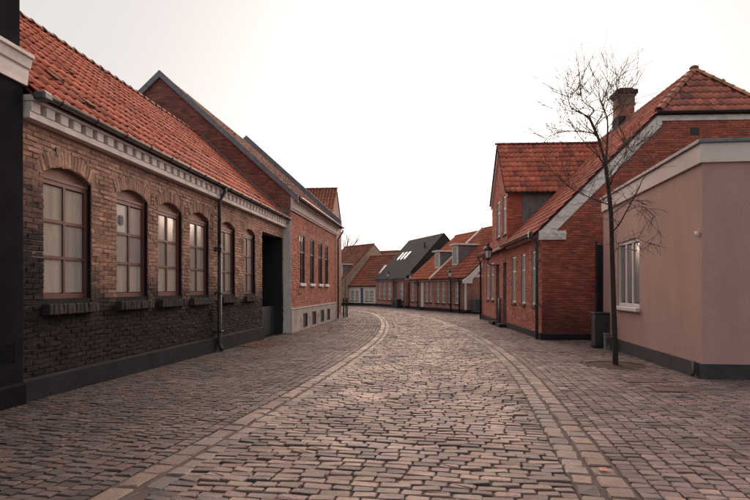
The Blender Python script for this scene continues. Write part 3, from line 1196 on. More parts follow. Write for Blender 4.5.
for wi, (a, b) in enumerate(WIN):
    # wooden frame with flat head, arched board above
    zt = SPR - .06
    w = window(A, a + .002, b - .002, SILL + .06, zt, .08, cols=2, rows=(1, 1, 1), fmat='brown_wood', pmat='frosted', fw=.075, mw=.045, thick=.07,
               pmats={**{(i, j): ('frosted_grey', 'frosted', 'frosted_warm')[int(rng.integers(0, 2)) + (1 if j == 2 else 0)] for i in range(2) for j in range(3)}, **({(0, 2): 'frosted_pale'} if wi == 1 else {})})  # top row lighter and warmer: reflected sky glow put into the pane colour
    tm = MB()
    n = 12
    poly = [(a + .002, .10, zt + .001)] + [(b - .002, .10, zt + .001)] + [(a + (b - a) * (1 - i / n) * .996 + .002, .10, float(arc_z(a + (b - a) * (1 - i / n), a, b)) - .002) for i in range(n + 1)]
    tm.prism(poly, (0, 0, 0), (0, .05, 0))
    tm.box(a + .004, b - .004, .07, .099, zt - .012, zt + .03)
    A.part(tm, 'arched_board', 'tan_wood', w)
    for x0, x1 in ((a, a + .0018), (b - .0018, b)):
        A.part(MB().box(x0, x1, .022, .079, SILL - .0, SPR + .015), 'jamb_shade', 'black_render', w)  # added thin black strips: the shade of the reveals put into colour
    # sill of upright bricks on edge
    sl = MB()
    sl.box(a + .01, b - .01, .02, .30, SILL - .06, SILL + .058)
    so = A.part(sl, 'sill', 'plinth_dark', w)
    nb = 12
    sa, sbn = a - .03, b + .05
    arr = np.array([(sa + (sbn - sa) * (i + .5) / nb, SILL - .085, (sbn - sa) / nb - .010, .15) for i in range(nb)])
    V1 = brick_local(np.array([.082]), np.array([.15]), .16, .008, .004)
    tt = palette(4, [(.040, .035, .036), (.055, .046, .045)], [1, 1], .2)
    mes = [mass_mesh('sill_brick', brick_local(np.array([(sbn - sa) / nb - .010]), np.array([.15]), .17, .009, .004), BR_F + [(0, 3, 2, 1)], tt[i:i + 1], 'rough_brick') for i in range(3)]
    for i in range(nb):
        M = Matrix.Translation((arr[i, 0], -.105 + rng.normal(0, .004), arr[i, 1] - A.z0)) @ Matrix.Rotation(-.06, 4, 'X')
        link('sill_brick', mes[i % 3], A.root, M)
    if wi == 1:      # extractor fan in the upper left pane
        fb = MB()
        cxu, czf = a + .30, zt - .36
        ring = [(cxu + .10 * math.cos(2 * math.pi * k / 20), .102, czf + .10 * math.sin(2 * math.pi * k / 20)) for k in range(20)]
        fb.prism(ring, (0, 0, 0), (0, .02, 0))
        fo = A.part(fb, 'ventilator', 'grey_post', w)
        fb = MB()
        for k in range(5):
            fb.box(cxu - .06, cxu + .06, .090, .101, czf - .066 + k * .030, czf - .052 + k * .030)
        A.part(fb, 'vent_slats', 'dark_metal', w)
    if wi == 0:
        A.part(MB().box(a + .085, a + .125, .095, .108, SILL + .138, SILL + .24), 'red_sticker', 'red_plastic', w)

# small vent hole and iron
A.part(MB().box(uL(8.0) - .03, uL(8.0) + .03, -.012, .01, 3.30, 3.42), 'vent_hole', 'gate_paint')

# rendered plinth
mb = MB()
for a, b in ((0, 1.9), (1.902, 4.3), (4.302, 6.5), (6.502, GATE[0] - .003)):
    pl = MB()
    pl.hexa([(a, -.055, -.6), (b, -.055, -.6), (b, .02, -.6), (a, .02, -.6), (a, -.055, PL_Z - .035), (b, -.055, PL_Z - .035), (b, .02, PL_Z), (a, .02, PL_Z)])
    A.part(pl, 'plinth', 'plinth_dark')

# cornice with dentils
mb = MB()
mb.box(0, A_LEN, -.135, .016, COR_Z, COR_Z + .085)
mb.box(0, A_LEN, -.175, .016, COR_Z + .225, COR_Z + .30)
A_C = A.part(mb, 'cornice', 'offwhite')
me_d = None
nd = int(A_LEN / .29)
for i in range(nd):
    u = .10 + i * .29
    d_ = MB().bbox(-.085, .085, -.150, .015, 0, .138, .006)
    if me_d is None:
        me_d = d_.build('dentil', 'offwhite', A_C)
        me_d.location = (u, 0, COR_Z + .0865 - A.z0)
    else:
        o = me_d.copy()
        COL.objects.link(o)
        o.location = (u, 0, COR_Z + .0865 - A.z0)

# roof
RS = .928
RV, RZ = 3.13, 7.02
EV = -.20
EZ = RZ - RS * (RV - EV)
mb = MB()
for s in (1, -1):
    pts = [(0, RV + s * -1 * (RV - EV), EZ), (A_LEN, RV + s * -1 * (RV - EV), EZ), (A_LEN, RV, RZ), (0, RV, RZ)]
    mb.prism(pts, (0, 0, -.01), (0, 0, -.045))
A_R = A.part(mb, 'roof', 'roof_under')


def roof_tint(cols, wts, amt=.25, sc=.7, sh=0.0):
    def f(C):
        n = len(C)
        T = palette(n, cols, wts, .10)
        q = noise2(C[:, 0] * sc + sh, C[:, 2] * sc * 1.6 + C[:, 1] * .3)
        return T * (1 - amt / 2 + amt * q)[:, None]
    return f


def cam_rank(fr):
    def f(C):
        W = fr.world(C)
        px = 375 + FPX * W[:, 0] / np.maximum(W[:, 1], .1)
        py = HY - FPX * (W[:, 2] - EYE) / np.maximum(W[:, 1], .1)
        return np.where((px > 20) & (px < 752) & (py > -4), W[:, 1], 99)
    return f


ORANGE = [(.47, .105, .052), (.43, .092, .047), (.49, .12, .06), (.38, .084, .047), (.30, .075, .048)]
OW = [6, 5, 3, 1.2, .4]
sl_len = math.hypot(RV - EV, RZ - EZ)
tiles(A, 'roof_tile', (0, EV - .03, EZ - .02), (1, 0, 0), (0, RV - EV, RZ - EZ), A_LEN, sl_len, roof_tint(ORANGE, OW, .2), n_single=300, rank=cam_rank(A), tl=.345)
RTINT = lambda n: palette(n, [(.22, .07, .045), (.16, .06, .045), (.27, .085, .05)], [1, 1, 1], .1)
ridge_tiles(A, (0, RV, RZ + .05), (A_LEN, RV, RZ + .05), RTINT)
# slipped tiles / vent tiles: little dark hoods in the slope
hood = None
for (uu, ss) in ((1.55, 1.05), (2.9, 2.05), (1.9, .62), (9.2, 2.0), (10.8, .55)):
    es = Vector((0, RV - EV, RZ - EZ)).normalized()
    p = Vector((uu, EV, EZ)) + es * ss
    M = Matrix(((1, 0, 0, p.x), (0, es.y, -es.z, p.y), (0, es.z, es.y, p.z - A.z0), (0, 0, 0, 1)))
    h_ = MB()
    h_.prism([(-.10, 0, .02), (-.085, 0, .085), (.085, 0, .085), (.10, 0, .02)], (0, 0, 0), (0, .24, -.03))
    o = h_.build('vent_tile', 'roof_under', A.root)
    o.matrix_basis = M
gut = gutter(A, (.05, EV - .06, EZ + .035), (A_LEN + .02, EV - .06, EZ + .035), r=.062, mat='zinc')
for i in range(16):
    u = .4 + i * .82
    A.part(MB().tube([(u, EV - .06 + .066 * math.cos(t), EZ + .035 + .066 * math.sin(t)) for t in np.linspace(math.pi, 2 * math.pi, 7)], .007, 5), 'gutter_bracket', 'dark_metal', gut)
# hopper lump at the near end of the gutter
A.part(MB().bbox(.0, .17, EV - .14, EV + .03, EZ - .06, EZ + .05, .02), 'rainwater_head', 'blue_metal')
# downpipe between the fourth and fifth windows: zinc above, cast iron below
up = uL(13.92)
dp = downpipe(A, [(up, EV - .05, EZ - .02), (up, EV - .05, EZ - .10), (up, -.10, EZ - .36), (up, -.10, 2.45)], .042, 'dark_metal')
downpipe(A, [(up, -.11, 2.5), (up, -.11, Gf(13.9) + .20), (up + .0, -.13, Gf(13.9) + .12), (up, -.18, Gf(13.9) + .02)], .052, 'dark_metal',
         brackets=[(up, -.10, 2.42), (up, -.10, 2.36), (up, -.10, 1.3), (up, -.11, .35)], name='iron_downpipe')
# gateway: dark timber gate set back in the opening, and its lintel
gu0, gu1 = GATE
A.part(MB().box(gu0, gu1, .019, .30, 3.272, 3.33), 'gate_lintel', 'tan_wood')
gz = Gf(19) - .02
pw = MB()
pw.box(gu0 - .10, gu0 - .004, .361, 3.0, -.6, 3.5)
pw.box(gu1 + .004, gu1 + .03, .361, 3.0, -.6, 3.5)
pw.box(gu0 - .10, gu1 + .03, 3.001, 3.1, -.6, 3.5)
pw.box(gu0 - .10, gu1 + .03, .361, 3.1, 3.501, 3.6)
pw.box(gu0, gu0 + .003, .02, .36, gz, 3.268)  # black strips over both gate jambs: the opening's shade put into colour
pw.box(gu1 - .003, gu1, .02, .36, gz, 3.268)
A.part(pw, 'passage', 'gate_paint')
gate = A.part(MB().box(gu0 + .002, gu1 - .002, .29, .33, gz + .02, gz + 1.0), 'gate', 'gate_paint')
for i in range(9):
    a = gu0 + .004 + (gu1 - gu0 - .008) * i / 9
    b = gu0 + .004 + (gu1 - gu0 - .008) * (i + 1) / 9
    A.part(MB().bbox(a + .004, b - .004, .255, .289, gz + .03, gz + 1.02, .006), 'plank', 'gate_navy', gate)
A.part(MB().box(gu0, gu1, .03, .36, gz - .2, gz + .015), 'gate_sill', 'plinth_dark')
# flashing against the taller neighbour
fl = MB()
fl.prism([(A_LEN - .13, EV, EZ + .12), (A_LEN - .02, EV, EZ + .12), (A_LEN - .02, RV, RZ + .14), (A_LEN - .13, RV, RZ + .14)], (0, 0, -.06), (0, 0, 0.0))
A.part(fl, 'flashing', 'lead')

# ---- K: black rendered neighbour, nearest on the left
K = Frame('black_house', -5.24 + MLEFT * 7.22, 7.22, MLEFT, 1, Gf(6) - .05)
tag(K.root, 'black rendered house front with pale moulded string course at the left edge', 'house')
mb = MB()
mb.box(-6.2, 0, 0, 5, -.5, 4.03)
mb.box(-6.2, -.02, .03, 5, 4.03, 7.6)
K.part(mb, 'wall', 'black_render')
mb = MB()
prof = [(0, 4.031), (-.035, 4.031), (-.035, 4.10), (-.045, 4.18), (-.045, 4.235), (-.075, 4.25), (-.085, 4.30), (-.10, 4.36), (-.13, 4.375), (-.13, 4.42), (.028, 4.45), (.028, 4.031)]
mb.prism([(0, v, z) for v, z in prof], (-6.2, 0, 0), (.045, 0, 0))
K.part(mb, 'string_course', 'offwhite')
mb = MB()
mb.hexa([(-6.2, -.05, -.5), (-.002, -.05, -.5), (-.002, 0, -.5), (-6.2, 0, -.5), (-6.2, -.05, .17), (-.002, -.05, .17), (-.002, 0, .20), (-6.2, 0, .20)])
K.part(mb, 'plinth', 'plinth_black')
mb = MB()
for i in range(9):
    mb.box(-.60, -.16, -.012, -.001, .50 + i * .026, .516 + i * .026)
mb.box(-.62, -.60, -.014, 0, .48, .74)
mb.box(-.16, -.14, -.014, 0, .48, .74)
K.part(mb, 'vent_grille', 'black_render')

# ---- H: taller red brick house with cellar windows
H = Frame('red_brick_house', -5.05 + MLEFT * 20.4, 20.4, MLEFT, 1, Gf(20.4) - .03)
tag(H.root, 'tall red brick house with white cornice, cellar windows and steep dark gable', 'house')


def uH(Y):
    return (Y - 20.4) * SQ


H_LEN = uH(30.5)
HW = [(21.85, 22.7), (23.7, 24.55), (25.5, 26.4), (27.05, 27.95)]
HB = [(22.3, 23.1), (24.0, 24.85), (25.9, 26.7), (27.5, 28.3)]
H_EZ, H_RZ, H_RV = 4.97, 9.42, 4.95
HS = (H_RZ - H_EZ) / H_RV
ops = [(uH(a), uH(b), 1.60, 3.53) for a, b in HW]
opb = [(uH(a), uH(b), -.15, .42) for a, b in HB]
mb = MB()
wall_panels(mb, .001, H_LEN, .64, 4.9, .016, .36, ops)
H.part(mb, 'wall', 'mortar_red')
mb = MB()
wall_panels(mb, 0, H_LEN, -.7, .64, -.03, .36, opb)
mb.hexa([(0, -.045, .64), (H_LEN, -.045, .64), (H_LEN, .015, .64), (0, .015, .64), (0, -.045, .67), (H_LEN, -.045, .67), (H_LEN, .015, .70), (0, .015, .70)])
H.part(mb, 'plinth', 'plinth_pale')
# gable wall towards the camera (plane x=0, facing -x) and the far one
mb = MB()
GAB = [(0, .0, .64), (0, 2 * H_RV, .64), (0, 2 * H_RV, H_EZ), (0, H_RV, H_RZ), (0, 0, H_EZ)]
mb.prism([(0, a[1] + .02, a[2]) for a in GAB], (.014, 0, 0), (.35, 0, 0))
H.part(mb, 'gable_wall', 'mortar_red')
H.part(MB().prism([(0, a[1] + .02, a[2]) for a in GAB], (H_LEN - .35, 0, 0), (H_LEN, 0, 0)), 'gable_wall', 'mortar_red')
# white rendered return beside the gateway
H.part(MB().box(-.004, .013, .0, .30, -.7, 4.0), 'corner_pilaster', 'white_paint')

RED = [(.43, .15, .10), (.38, .13, .087), (.46, .175, .12), (.31, .11, .08), (.36, .15, .112)]


def iv_open(u0, u1, ops_, pad=0.0):
    def f(z):
        cuts = sorted([(o[0] - pad, o[1] + pad) for o in ops_ if o[2] - pad < z < o[3] + pad])
        out, u = [], u0
        for a, b in cuts:
            if a > u:
                out.append((u, a))
            u = max(u, b)
        if u < u1:
            out.append((u, u1))
        return out
    return f


Bk = courses(.70, 4.27, iv_open(.0, H_LEN, ops), bl=.24, ch=.075)
place_bricks(H, 'brick', Bk, (0, 0, 0), (1, 0, 0), (0, -1, 0), palette(len(Bk), RED, [4, 4, 2, 2, 2], .08) * 1.1, 'brick')


def iv_gab(z):
    # the visible strip of gable above A's roof
    top = (z - H_EZ) / HS if z > H_EZ else 0
    top2 = 2 * H_RV - top
    return [(.02 + max(top, 0) + .04, min(top2, 7.5) - .04)] if z > 3.7 else []


Bk = courses(.70, H_RZ - .1, iv_gab, bl=.24, ch=.075)
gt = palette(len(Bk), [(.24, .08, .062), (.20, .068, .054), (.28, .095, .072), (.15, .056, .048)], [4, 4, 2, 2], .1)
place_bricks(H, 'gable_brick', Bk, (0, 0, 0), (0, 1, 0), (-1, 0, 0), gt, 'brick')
# cornice: deep coved moulding
mb = MB()
cp = [(.0, 4.27), (-.06, 4.27), (-.06, 4.32), (-.10, 4.34), (-.105, 4.58), (-.14, 4.66), (-.20, 4.70), (-.20, 4.80), (.0, 4.84)]
mb.prism([(0, v, z) for v, z in cp], (-.02, 0, 0), (H_LEN, 0, 0))
H.part(mb, 'cornice', 'white_render')
for a, b in HW:
    a, b = uH(a), uH(b)
    w = window(H, a, b, 1.62, 3.53, .03, cols=2, rows=(1.9, 1), fmat='dark_door', pmat='glass', fw=.05, mw=.05, pmats={(0, 1): 'curtain_glass', (1, 1): 'curtain_glass'})
    H.part(MB().bbox(a - .07, b + .07, -.07, .14, 1.50, 1.615, .015), 'sill', 'white_paint', w)
    st = MB()
    for i in range(9):
        x0 = a - .06 + (b - a + .12) * i / 9
        st.box(x0 + .005, x0 + (b - a + .12) / 9 - .005, -.004, .016, 3.533, 3.75)
    H.part(st, 'lintel', 'brick_far_a', w)
for a, b in HB:
    a, b = uH(a), uH(b)
    window(H, a, b, -.15, .42, -.015, cols=1, rows=(1,), fmat='dark_metal', pmat='gate_paint', fw=.04, name='cellar_window')
for Y in (21.9, 23.55, 25.4):
    H.part(MB().box(uH(Y) - .04, uH(Y) + .04, -.034, -.029, .12, .27), 'air_brick', 'dark_metal')
H.part(MB().tube([(uH(20.65), -.03, 1.40), (uH(20.65), -.13, 1.38), (uH(20.8), -.16, 1.30), (uH(21.25), -.16, 1.20), (uH(21.25), -.03, 1.2)], .014, 6), 'handrail', 'dark_metal')
# roof of dark pantiles seen almost edge-on
mb = MB()
for s in (-1, 1):
    v_e = H_RV + s * (H_RV + .28)
    z_e = H_RZ - HS * (H_RV + .28)
    mb.prism([(-.05, v_e, z_e), (H_LEN, v_e, z_e), (H_LEN, H_RV, H_RZ), (-.05, H_RV, H_RZ)], (0, 0, .0), (0, 0, -.05))
H.part(mb, 'roof', 'roof_under')
BROWN = [(.26, .105, .065), (.22, .09, .06), (.30, .13, .085)]
tiles(H, 'roof_tile', (0.02, -.30, H_EZ - HS * .28), (1, 0, 0), (0, 1, HS), H_LEN - .3, math.hypot(H_RV + .28, HS * (H_RV + .28)), roof_tint(BROWN, [1, 1, 1], .3))
mb = MB()
for s in (-1, 1):
    v_e = H_RV + s * (H_RV + .30)
    z_e = H_RZ - HS * (H_RV + .30)
    mb.prism([(-.10, v_e, z_e - .16), (-.02, v_e, z_e - .16), (-.02, H_RV, H_RZ - .14), (-.10, H_RV, H_RZ - .14)], (0, 0, 0), (0, 0, .26))
H.part(mb, 'verge_board', 'lead')
mb = MB()
for s in (-1, 1):
    v_e = H_RV + s * (H_RV + .30)
    z_e = H_RZ - HS * (H_RV + .30)
    mb.prism([(H_LEN - .32, v_e, z_e - .1), (H_LEN, v_e, z_e - .1), (H_LEN, H_RV, H_RZ - .1), (H_LEN - .32, H_RV, H_RZ - .1)], (0, 0, 0), (0, 0, .50))
H.part(mb, 'parapet_coping', 'lead')
gutter(H, (0, -.36, H_EZ - HS * .28 + .02), (H_LEN, -.36, H_EZ - HS * .28 + .02), r=.07)
downpipe(H, [(H_LEN - .12, -.36, 4.6), (H_LEN - .12, -.36, 4.5), (H_LEN - .12, -.10, 4.1), (H_LEN - .12, -.10, -.2)], .05, 'zinc')

# ---- I: tiled roof beyond, turned gable to the street
I_ = Frame('corner_house', -2.95, 37.2, .0971, 1, Gf(37) - .05)
tag(I_.root, 'house whose orange tiled roof shows above the far parapet of tall brick house', 'house')
mb = MB()
mb.prism([(0, 0, -.5), (4.6, 0, -.5), (4.6, 0, 6.0), (2.3, 0, 8.4), (0, 0, 6.0)], (0, 0, 0), (0, 9, 0))
I_.part(mb, 'wall', 'brick_far_a')
mb = MB()
for s in (-1, 1):
    mb.prism([(2.3 + s * 2.45, -.05, 5.86), (2.3, -.05, 8.42), (2.3, 9, 8.42), (2.3 + s * 2.45, 9, 5.86)], (0, 0, 0.01), (0, 0, .10))
I_.part(mb, 'roof', 'roof_under')
tiles(I_, 'roof_tile', (-.20, 9, 5.92), (0, -1, 0), (2.5, 0, 2.56), 9.05, 3.56, roof_tint([(.40, .13, .08), (.35, .11, .07), (.44, .16, .10)], [1, 1, 1], .2))
ridge_tiles(I_, (2.3, 9, 8.52), (2.3, -.05, 8.52), RTINT)

# ================================================================== RIGHT ROW
MB_B = .05
SB = math.sqrt(1 + MB_B ** 2)
B = Frame('gabled_brick_house', 5.23, 17.57, -MB_B, -1, Gf(17.57) - .03)
tag(B.root, 'red brick house with half-hipped tiled gable, white verge and tall street dormer', 'house')


def dB(Y):
    return -(Y - 17.57) * SB


B_LEN = 13.25
BE, BRV = 3.35, 5.28
BRZ = BE + BRV
HIPZ = 6.90
HV0, HV1 = HIPZ - BE, 2 * BRV - (HIPZ - BE)
BW = [(18.3, 18.95), (19.92, 20.62), (21.6, 22.4), (26.85, 27.8), (28.45, 29.2)]
BWo = [(dB(b), dB(a), .87, 2.68) for a, b in BW]
DOORS = [(23.58, 24.36), (25.35, 26.25)]
BDo = [(dB(b), dB(a), -.3, 2.55) for a, b in DOORS]
KV0, KV1 = -9.8, -5.85          # the street dormer
KVC = (KV0 + KV1) / 2
KVE, KVZ = 5.62, 7.93
KS = (KVZ - KVE) / (KVC - KV0)
UW = [(dB(24.4), dB(23.68), 3.75, 5.40), (dB(25.95), dB(25.1), 3.75, 5.40)]
mb = MB()
wall_panels(mb, -B_LEN, -.02, -.6, 3.30, .014, .36, BWo + BDo)
wall_panels(mb, KV0, KV1 - .012, 3.30, KVE, .014, .36, UW)
mb.prism([(KV0, .014, KVE), (KV1 - .012, .014, KVE), (KVC, .014, KVZ - .1)], (0, 0, 0), (0, .34, 0))
B.part(mb, 'wall', 'mortar_red')
mb = MB()
gp = [(0, .02, -.6), (0, 2 * BRV, -.6), (0, 2 * BRV, BE), (0, HV1, HIPZ), (0, HV0, HIPZ), (0, .02, BE)]
B.part(MB().prism(gp, (-.36, 0, 0), (-.014, 0, 0)), 'gable_wall', 'mortar_red')
mb.prism([(0, .02, -.6), (0, 2 * BRV, -.6), (0, 2 * BRV, BE), (0, BRV, BRZ), (0, .02, BE)], (-B_LEN, 0, 0), (-B_LEN + .3, 0, 0))
B.part(mb, 'gable_wall', 'mortar_red')
REDB = [(.42, .108, .072), (.37, .092, .063), (.46, .13, .088), (.29, .075, .057), (.34, .108, .08)]
RWB = [4, 4, 2, 2, 1]
Bk = courses(-.1, 3.06, iv_open(-B_LEN, 0, BWo + BDo), bl=.24, ch=.075)
place_bricks(B, 'brick', Bk, (0, 0, 0), (1, 0, 0), (0, -1, 0), palette(len(Bk), REDB, RWB, .08) * 1.15, 'brick')


def iv_kv(z):
    if z < KVE:
        return iv_open(KV0, KV1, UW)(z)
    w = (KVZ - z) / KS
    return [(KVC - w + .03, KVC + w - .03)]


Bk = courses(3.30, KVZ - .1, iv_kv, bl=.24, ch=.075)
place_bricks(B, 'dormer_brick', Bk, (0, 0, 0), (1, 0, 0), (0, -1, 0), palette(len(Bk), REDB, RWB, .08) * 1.15, 'brick')
# cheek of the dormer: brick pier, then slate-grey boarding
CHB = .62
mb = MB()
mb.prism([(KV1, .36, BE + .30), (KV1, CHB - .003, BE + .5), (KV1, CHB - .003, KVE - .2), (KV1, .36, KVE - .2)], (-.36, 0, 0), (-.014, 0, 0))
B.part(mb, 'dormer_pier', 'mortar_red')
Bk = courses(3.30, KVE - .22, lambda z: [(.0, CHB)] if z > BE + .2 else [(0, max(.1, z - BE + .4))], bl=.24, ch=.075)
place_bricks(B, 'pier_brick', Bk, (KV1, 0, 0), (0, 1, 0), (1, 0, 0), palette(len(Bk), REDB, RWB, .08) * 1.1, 'brick')
mb = MB()
mb.prism([(KV1, CHB, BE + CHB - .1), (KV1, KVE - BE + .1, KVE), (KV1, CHB, KVE)], (-.25, 0, 0), (-.03, 0, 0))
chk = B.part(mb, 'dormer_cheek', 'cheek')
for i in range(6):
    a = CHB + .02 + i * .29
    if BE + a < KVE - .05:
        B.part(MB().prism([(KV1, a, BE + a + .0), (KV1, a + .275, BE + a + .27), (KV1, a + .275, KVE - .01), (KV1, a, KVE - .01)], (-.031, 0, 0), (-.012, 0, 0)), 'cheek_slate', 'cheek', chk)
for i in range(4):
    a, b = (.0 + i * .16, .16 + i * .16)
    B.part(MB().bbox(KV1 - .02, KV1 + .035, a - .03, b - .034, KVE - .22, KVE - .005, .008), 'kneeler_brick', 'lime_brick')
# gable bricks


def iv_g(z):
    a = max(0, z - BE + .34) if z > BE - .34 + .0 else 0
    if z > BE - .3:
        a = max(0.0, z - BE + .42)
    b = 2 * BRV - a
    return [(a, min(b, 8.2))]


Bk = courses(-.3, HIPZ - .24, iv_g, bl=.24, ch=.075)
gt = palette(len(Bk), REDB, RWB, .09)
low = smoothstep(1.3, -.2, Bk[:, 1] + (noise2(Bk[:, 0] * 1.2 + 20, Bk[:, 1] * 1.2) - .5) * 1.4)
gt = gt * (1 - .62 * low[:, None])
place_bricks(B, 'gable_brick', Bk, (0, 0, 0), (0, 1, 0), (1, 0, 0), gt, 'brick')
# white limewashed verge: bricks stepping up the rake, kneeler and the band under the half hip
vb = MB()
ev = .40
vb.prism([(0, -.02, BE - .10), (0, HV0 + .12, HIPZ - .0), (0, HV0 + .12 + .0, HIPZ - .43), (0, .45, BE - .12), (0, -.02, BE - .42)], (-.01, 0, 0), (.030, 0, 0))
vb.box(-.01, .030, HV0 + .121, HV1, HIPZ - .28, HIPZ - .0)
vo = B.part(vb, 'verge_band', 'lime_brick')
stp = None
nst = 17
for i in range(nst):
    t = (i + .5) / nst
    yv = .30 + (HV0 - .15) * t
    zv = BE - .36 + yv + (.08 if i % 2 else -.08)
    o_ = MB().bbox(.0305, .046, -.085, .085, -.030, .030, .004)
    if stp is None:
        stp = B.part(o_, 'verge_brick', 'lime_brick', vo)
        base_loc = None
        stp.location = (0, yv, zv)
    else:
        c = stp.copy()
        COL.objects.link(c)
        c.location = (0, yv, zv)
for i in range(13):
    c = stp.copy()
    COL.objects.link(c)
    c.location = (0, HV0 + .42 + i * .42, HIPZ - .13)
kn = B.part(MB().bbox(-.05, .06, -.10, .74, BE - .41, BE - .13, .008), 'kneeler', 'lime_brick')
for i in range(3):
    for j in range(2):
        B.part(MB().bbox(.0605, .072, -.02 + i * .25 + j * .1, .15 + i * .25 + j * .1, BE - .35 + j * .11, BE - .27 + j * .11, .004), 'kneeler_brick', 'lime_brick', kn)
B.part(MB().box(-.01, .02, 4.55, 4.80, 6.18, 6.40), 'vent_hole', 'gate_paint')
# eaves band and gutter
for a, b in ((-B_LEN, KV0 - .002), (KV1 + .002, -.002)):
    mb = MB()
    mb.box(a, b, -.05, .013, 3.06, 3.16)
    mb.box(a, b, -.10, .013, 3.16, 3.26)
    B.part(mb, 'eaves_band', 'offwhite')
    gutter(B, (b, -.30, 3.215), (a, -.30, 3.215), r=.06, mat='zinc')
# roof bodies
mb = MB()
E0 = -.22
mb.prism([(-B_LEN - .1, E0, BE + E0), (.03, E0, BE + E0), (.03, HV0, HIPZ), (-1.24, BRV, BRZ), (-B_LEN - .1, BRV, BRZ)], (0, 0, -.01), (0, 0, -.045))
mb.prism([(-B_LEN - .1, 2 * BRV - E0, BE + E0), (.03, 2 * BRV - E0, BE + E0), (.03, HV1, HIPZ), (-1.24, BRV, BRZ), (-B_LEN - .1, BRV, BRZ)], (0, 0, -.01), (0, 0, -.045))
mb.prism([(.06, HV0 - .02, HIPZ), (.06, HV1 + .02, HIPZ), (-1.24, BRV, BRZ)], (0, 0, -.02), (0, 0, -.12))
mb.prism([(KV1 + .12, -.12, KVE - .14), (KV1 + .12, KVE - BE - .1, KVE - .14), (KVC, KVZ - BE + .1, KVZ), (KVC, -.12, KVZ)], (0, 0, -.01), (0, 0, -.045))
mb.prism([(KV0 - .12, -.12, KVE - .14), (KV0 - .12, KVE - BE - .1, KVE - .14), (KVC, KVZ - BE + .1, KVZ), (KVC, -.12, KVZ)], (0, 0, -.01), (0, 0, -.045))
B_R = B.part(mb, 'roof', 'roof_under')
for hv in (HV0, HV1):
    B.part(MB().tube([(.07, hv, HIPZ - .0), (-1.24, BRV, BRZ + .0)], .085, 8), 'hip_bedding', 'roof_under', B_R)
RUST = [(.48, .135, .088), (.42, .115, .078), (.52, .165, .108), (.33, .098, .072), (.25, .085, .068)]
RUW = [5, 5, 2.5, 1.2, .5]


def keep_front(p, a, b):
    u, v, z = p
    zc = BE + v + .12
    if abs(u - KVC) < (KV1 - KVC) + .02 and zc < KVZ - KS * abs(u - KVC) + .05:
        return False
    if u > -1.24 * (zc - HIPZ) / (BRZ - HIPZ) - .02 and zc > HIPZ:
        return False
    return zc < BRZ + .05


tiles(B, 'roof_tile', (-B_LEN - .1, E0 - .05, BE + E0 - .03), (1, 0, 0), (0, 1, 1), B_LEN + .18, math.hypot(BRV - E0, BRV - E0), roof_tint(RUST, RUW, .35), keep=keep_front)
hl = math.hypot(1.24 + .1, BRZ - HIPZ)


def keep_hip(p, a, b):
    u, v, z = p
    f = (z + .1 - HIPZ) / (BRZ - HIPZ)
    return HV0 + (BRV - HV0) * f - .02 < v < HV1 - (HV1 - BRV) * f + .02 and f < 1.0


tiles(B, 'hip_tile', (.13, HV0 - .05, HIPZ - .05), (0, 1, 0), (-1.34, 0, BRZ - HIPZ + .05), HV1 - HV0 + .1, hl + .1, roof_tint([(.45, .15, .11), (.38, .125, .098), (.28, .105, .09), (.48, .17, .12), (.18, .08, .072)], [5, 4, 1.6, 1.5, .6], .25),
      keep=keep_hip, n_single=120, rank=cam_rank(B))


def keep_kv(p, a, b):
    u, v, z = p
    return z + .16 > BE + v - .05 and v > -.2


ksl = math.hypot(KVC - KV0, KVZ - KVE)
tiles(B, 'dormer_tile', (KV1 + .16, -.10, KVE - .18), (0, 1, 0), (KVC - KV1 - .16, 0, KVZ - KVE + .18), 5.2, ksl + .24, roof_tint(RUST, RUW, .35), keep=keep_kv, n_single=180, rank=lambda C: C[:, 1])
ridge_tiles(B, (.10, HV0 - .02, HIPZ + .05), (-1.24, BRV, BRZ + .07), lambda n: palette(n, [(.36, .13, .09), (.30, .10, .07)], [1, 1], .12), name='hip_ridge_tile', scale=1.25)
ridge_tiles(B, (.10, HV1 + .02, HIPZ + .05), (-1.24, BRV, BRZ + .07), lambda n: palette(n, [(.42, .20, .11), (.36, .17, .10)], [1, 1], .12), name='hip_ridge_tile', scale=1.25)
ridge_tiles(B, (-B_LEN, BRV, BRZ + .05), (-1.2, BRV, BRZ + .05), lambda n: palette(n, [(.36, .13, .09), (.28, .10, .07)], [1, 1], .12))
ridge_tiles(B, (KVC, KVZ - BE + .1, KVZ + .05), (KVC, -.14, KVZ + .05), lambda n: palette(n, [(.24, .085, .06), (.18, .07, .055)], [1, 1], .12))
B.part(MB().lathe([(.03, 0), (.13, .02), (.15, .07), (.10, .13), (.03, .16)], (-1.24, BRV, BRZ + .02), 10), 'ridge_end', 'far_roof', smooth=True)
gutter(B, (.17, HV0 - .1, HIPZ - .03), (.17, HV1 + .1, HIPZ - .03), r=.06, mat='dark_metal')
gutter(B, (KV1 + .22, -.12, KVE - .20), (KV1 + .22, KVE - BE + .3, KVE - .20), r=.055, mat='dark_metal')
# white verge of the street dormer
mb = MB()
for s, k0 in ((-1, KV0 - .1), (1, KV1 + .1)):
    mb.prism([(k0, -.05, KVE - .16), (KVC, -.05, KVZ - .06), (KVC, -.05, KVZ - .24), (k0 - s * .0, -.05, KVE - .36)], (0, 0, 0), (0, .063, 0))
B.part(mb, 'dormer_verge', 'lime_brick')
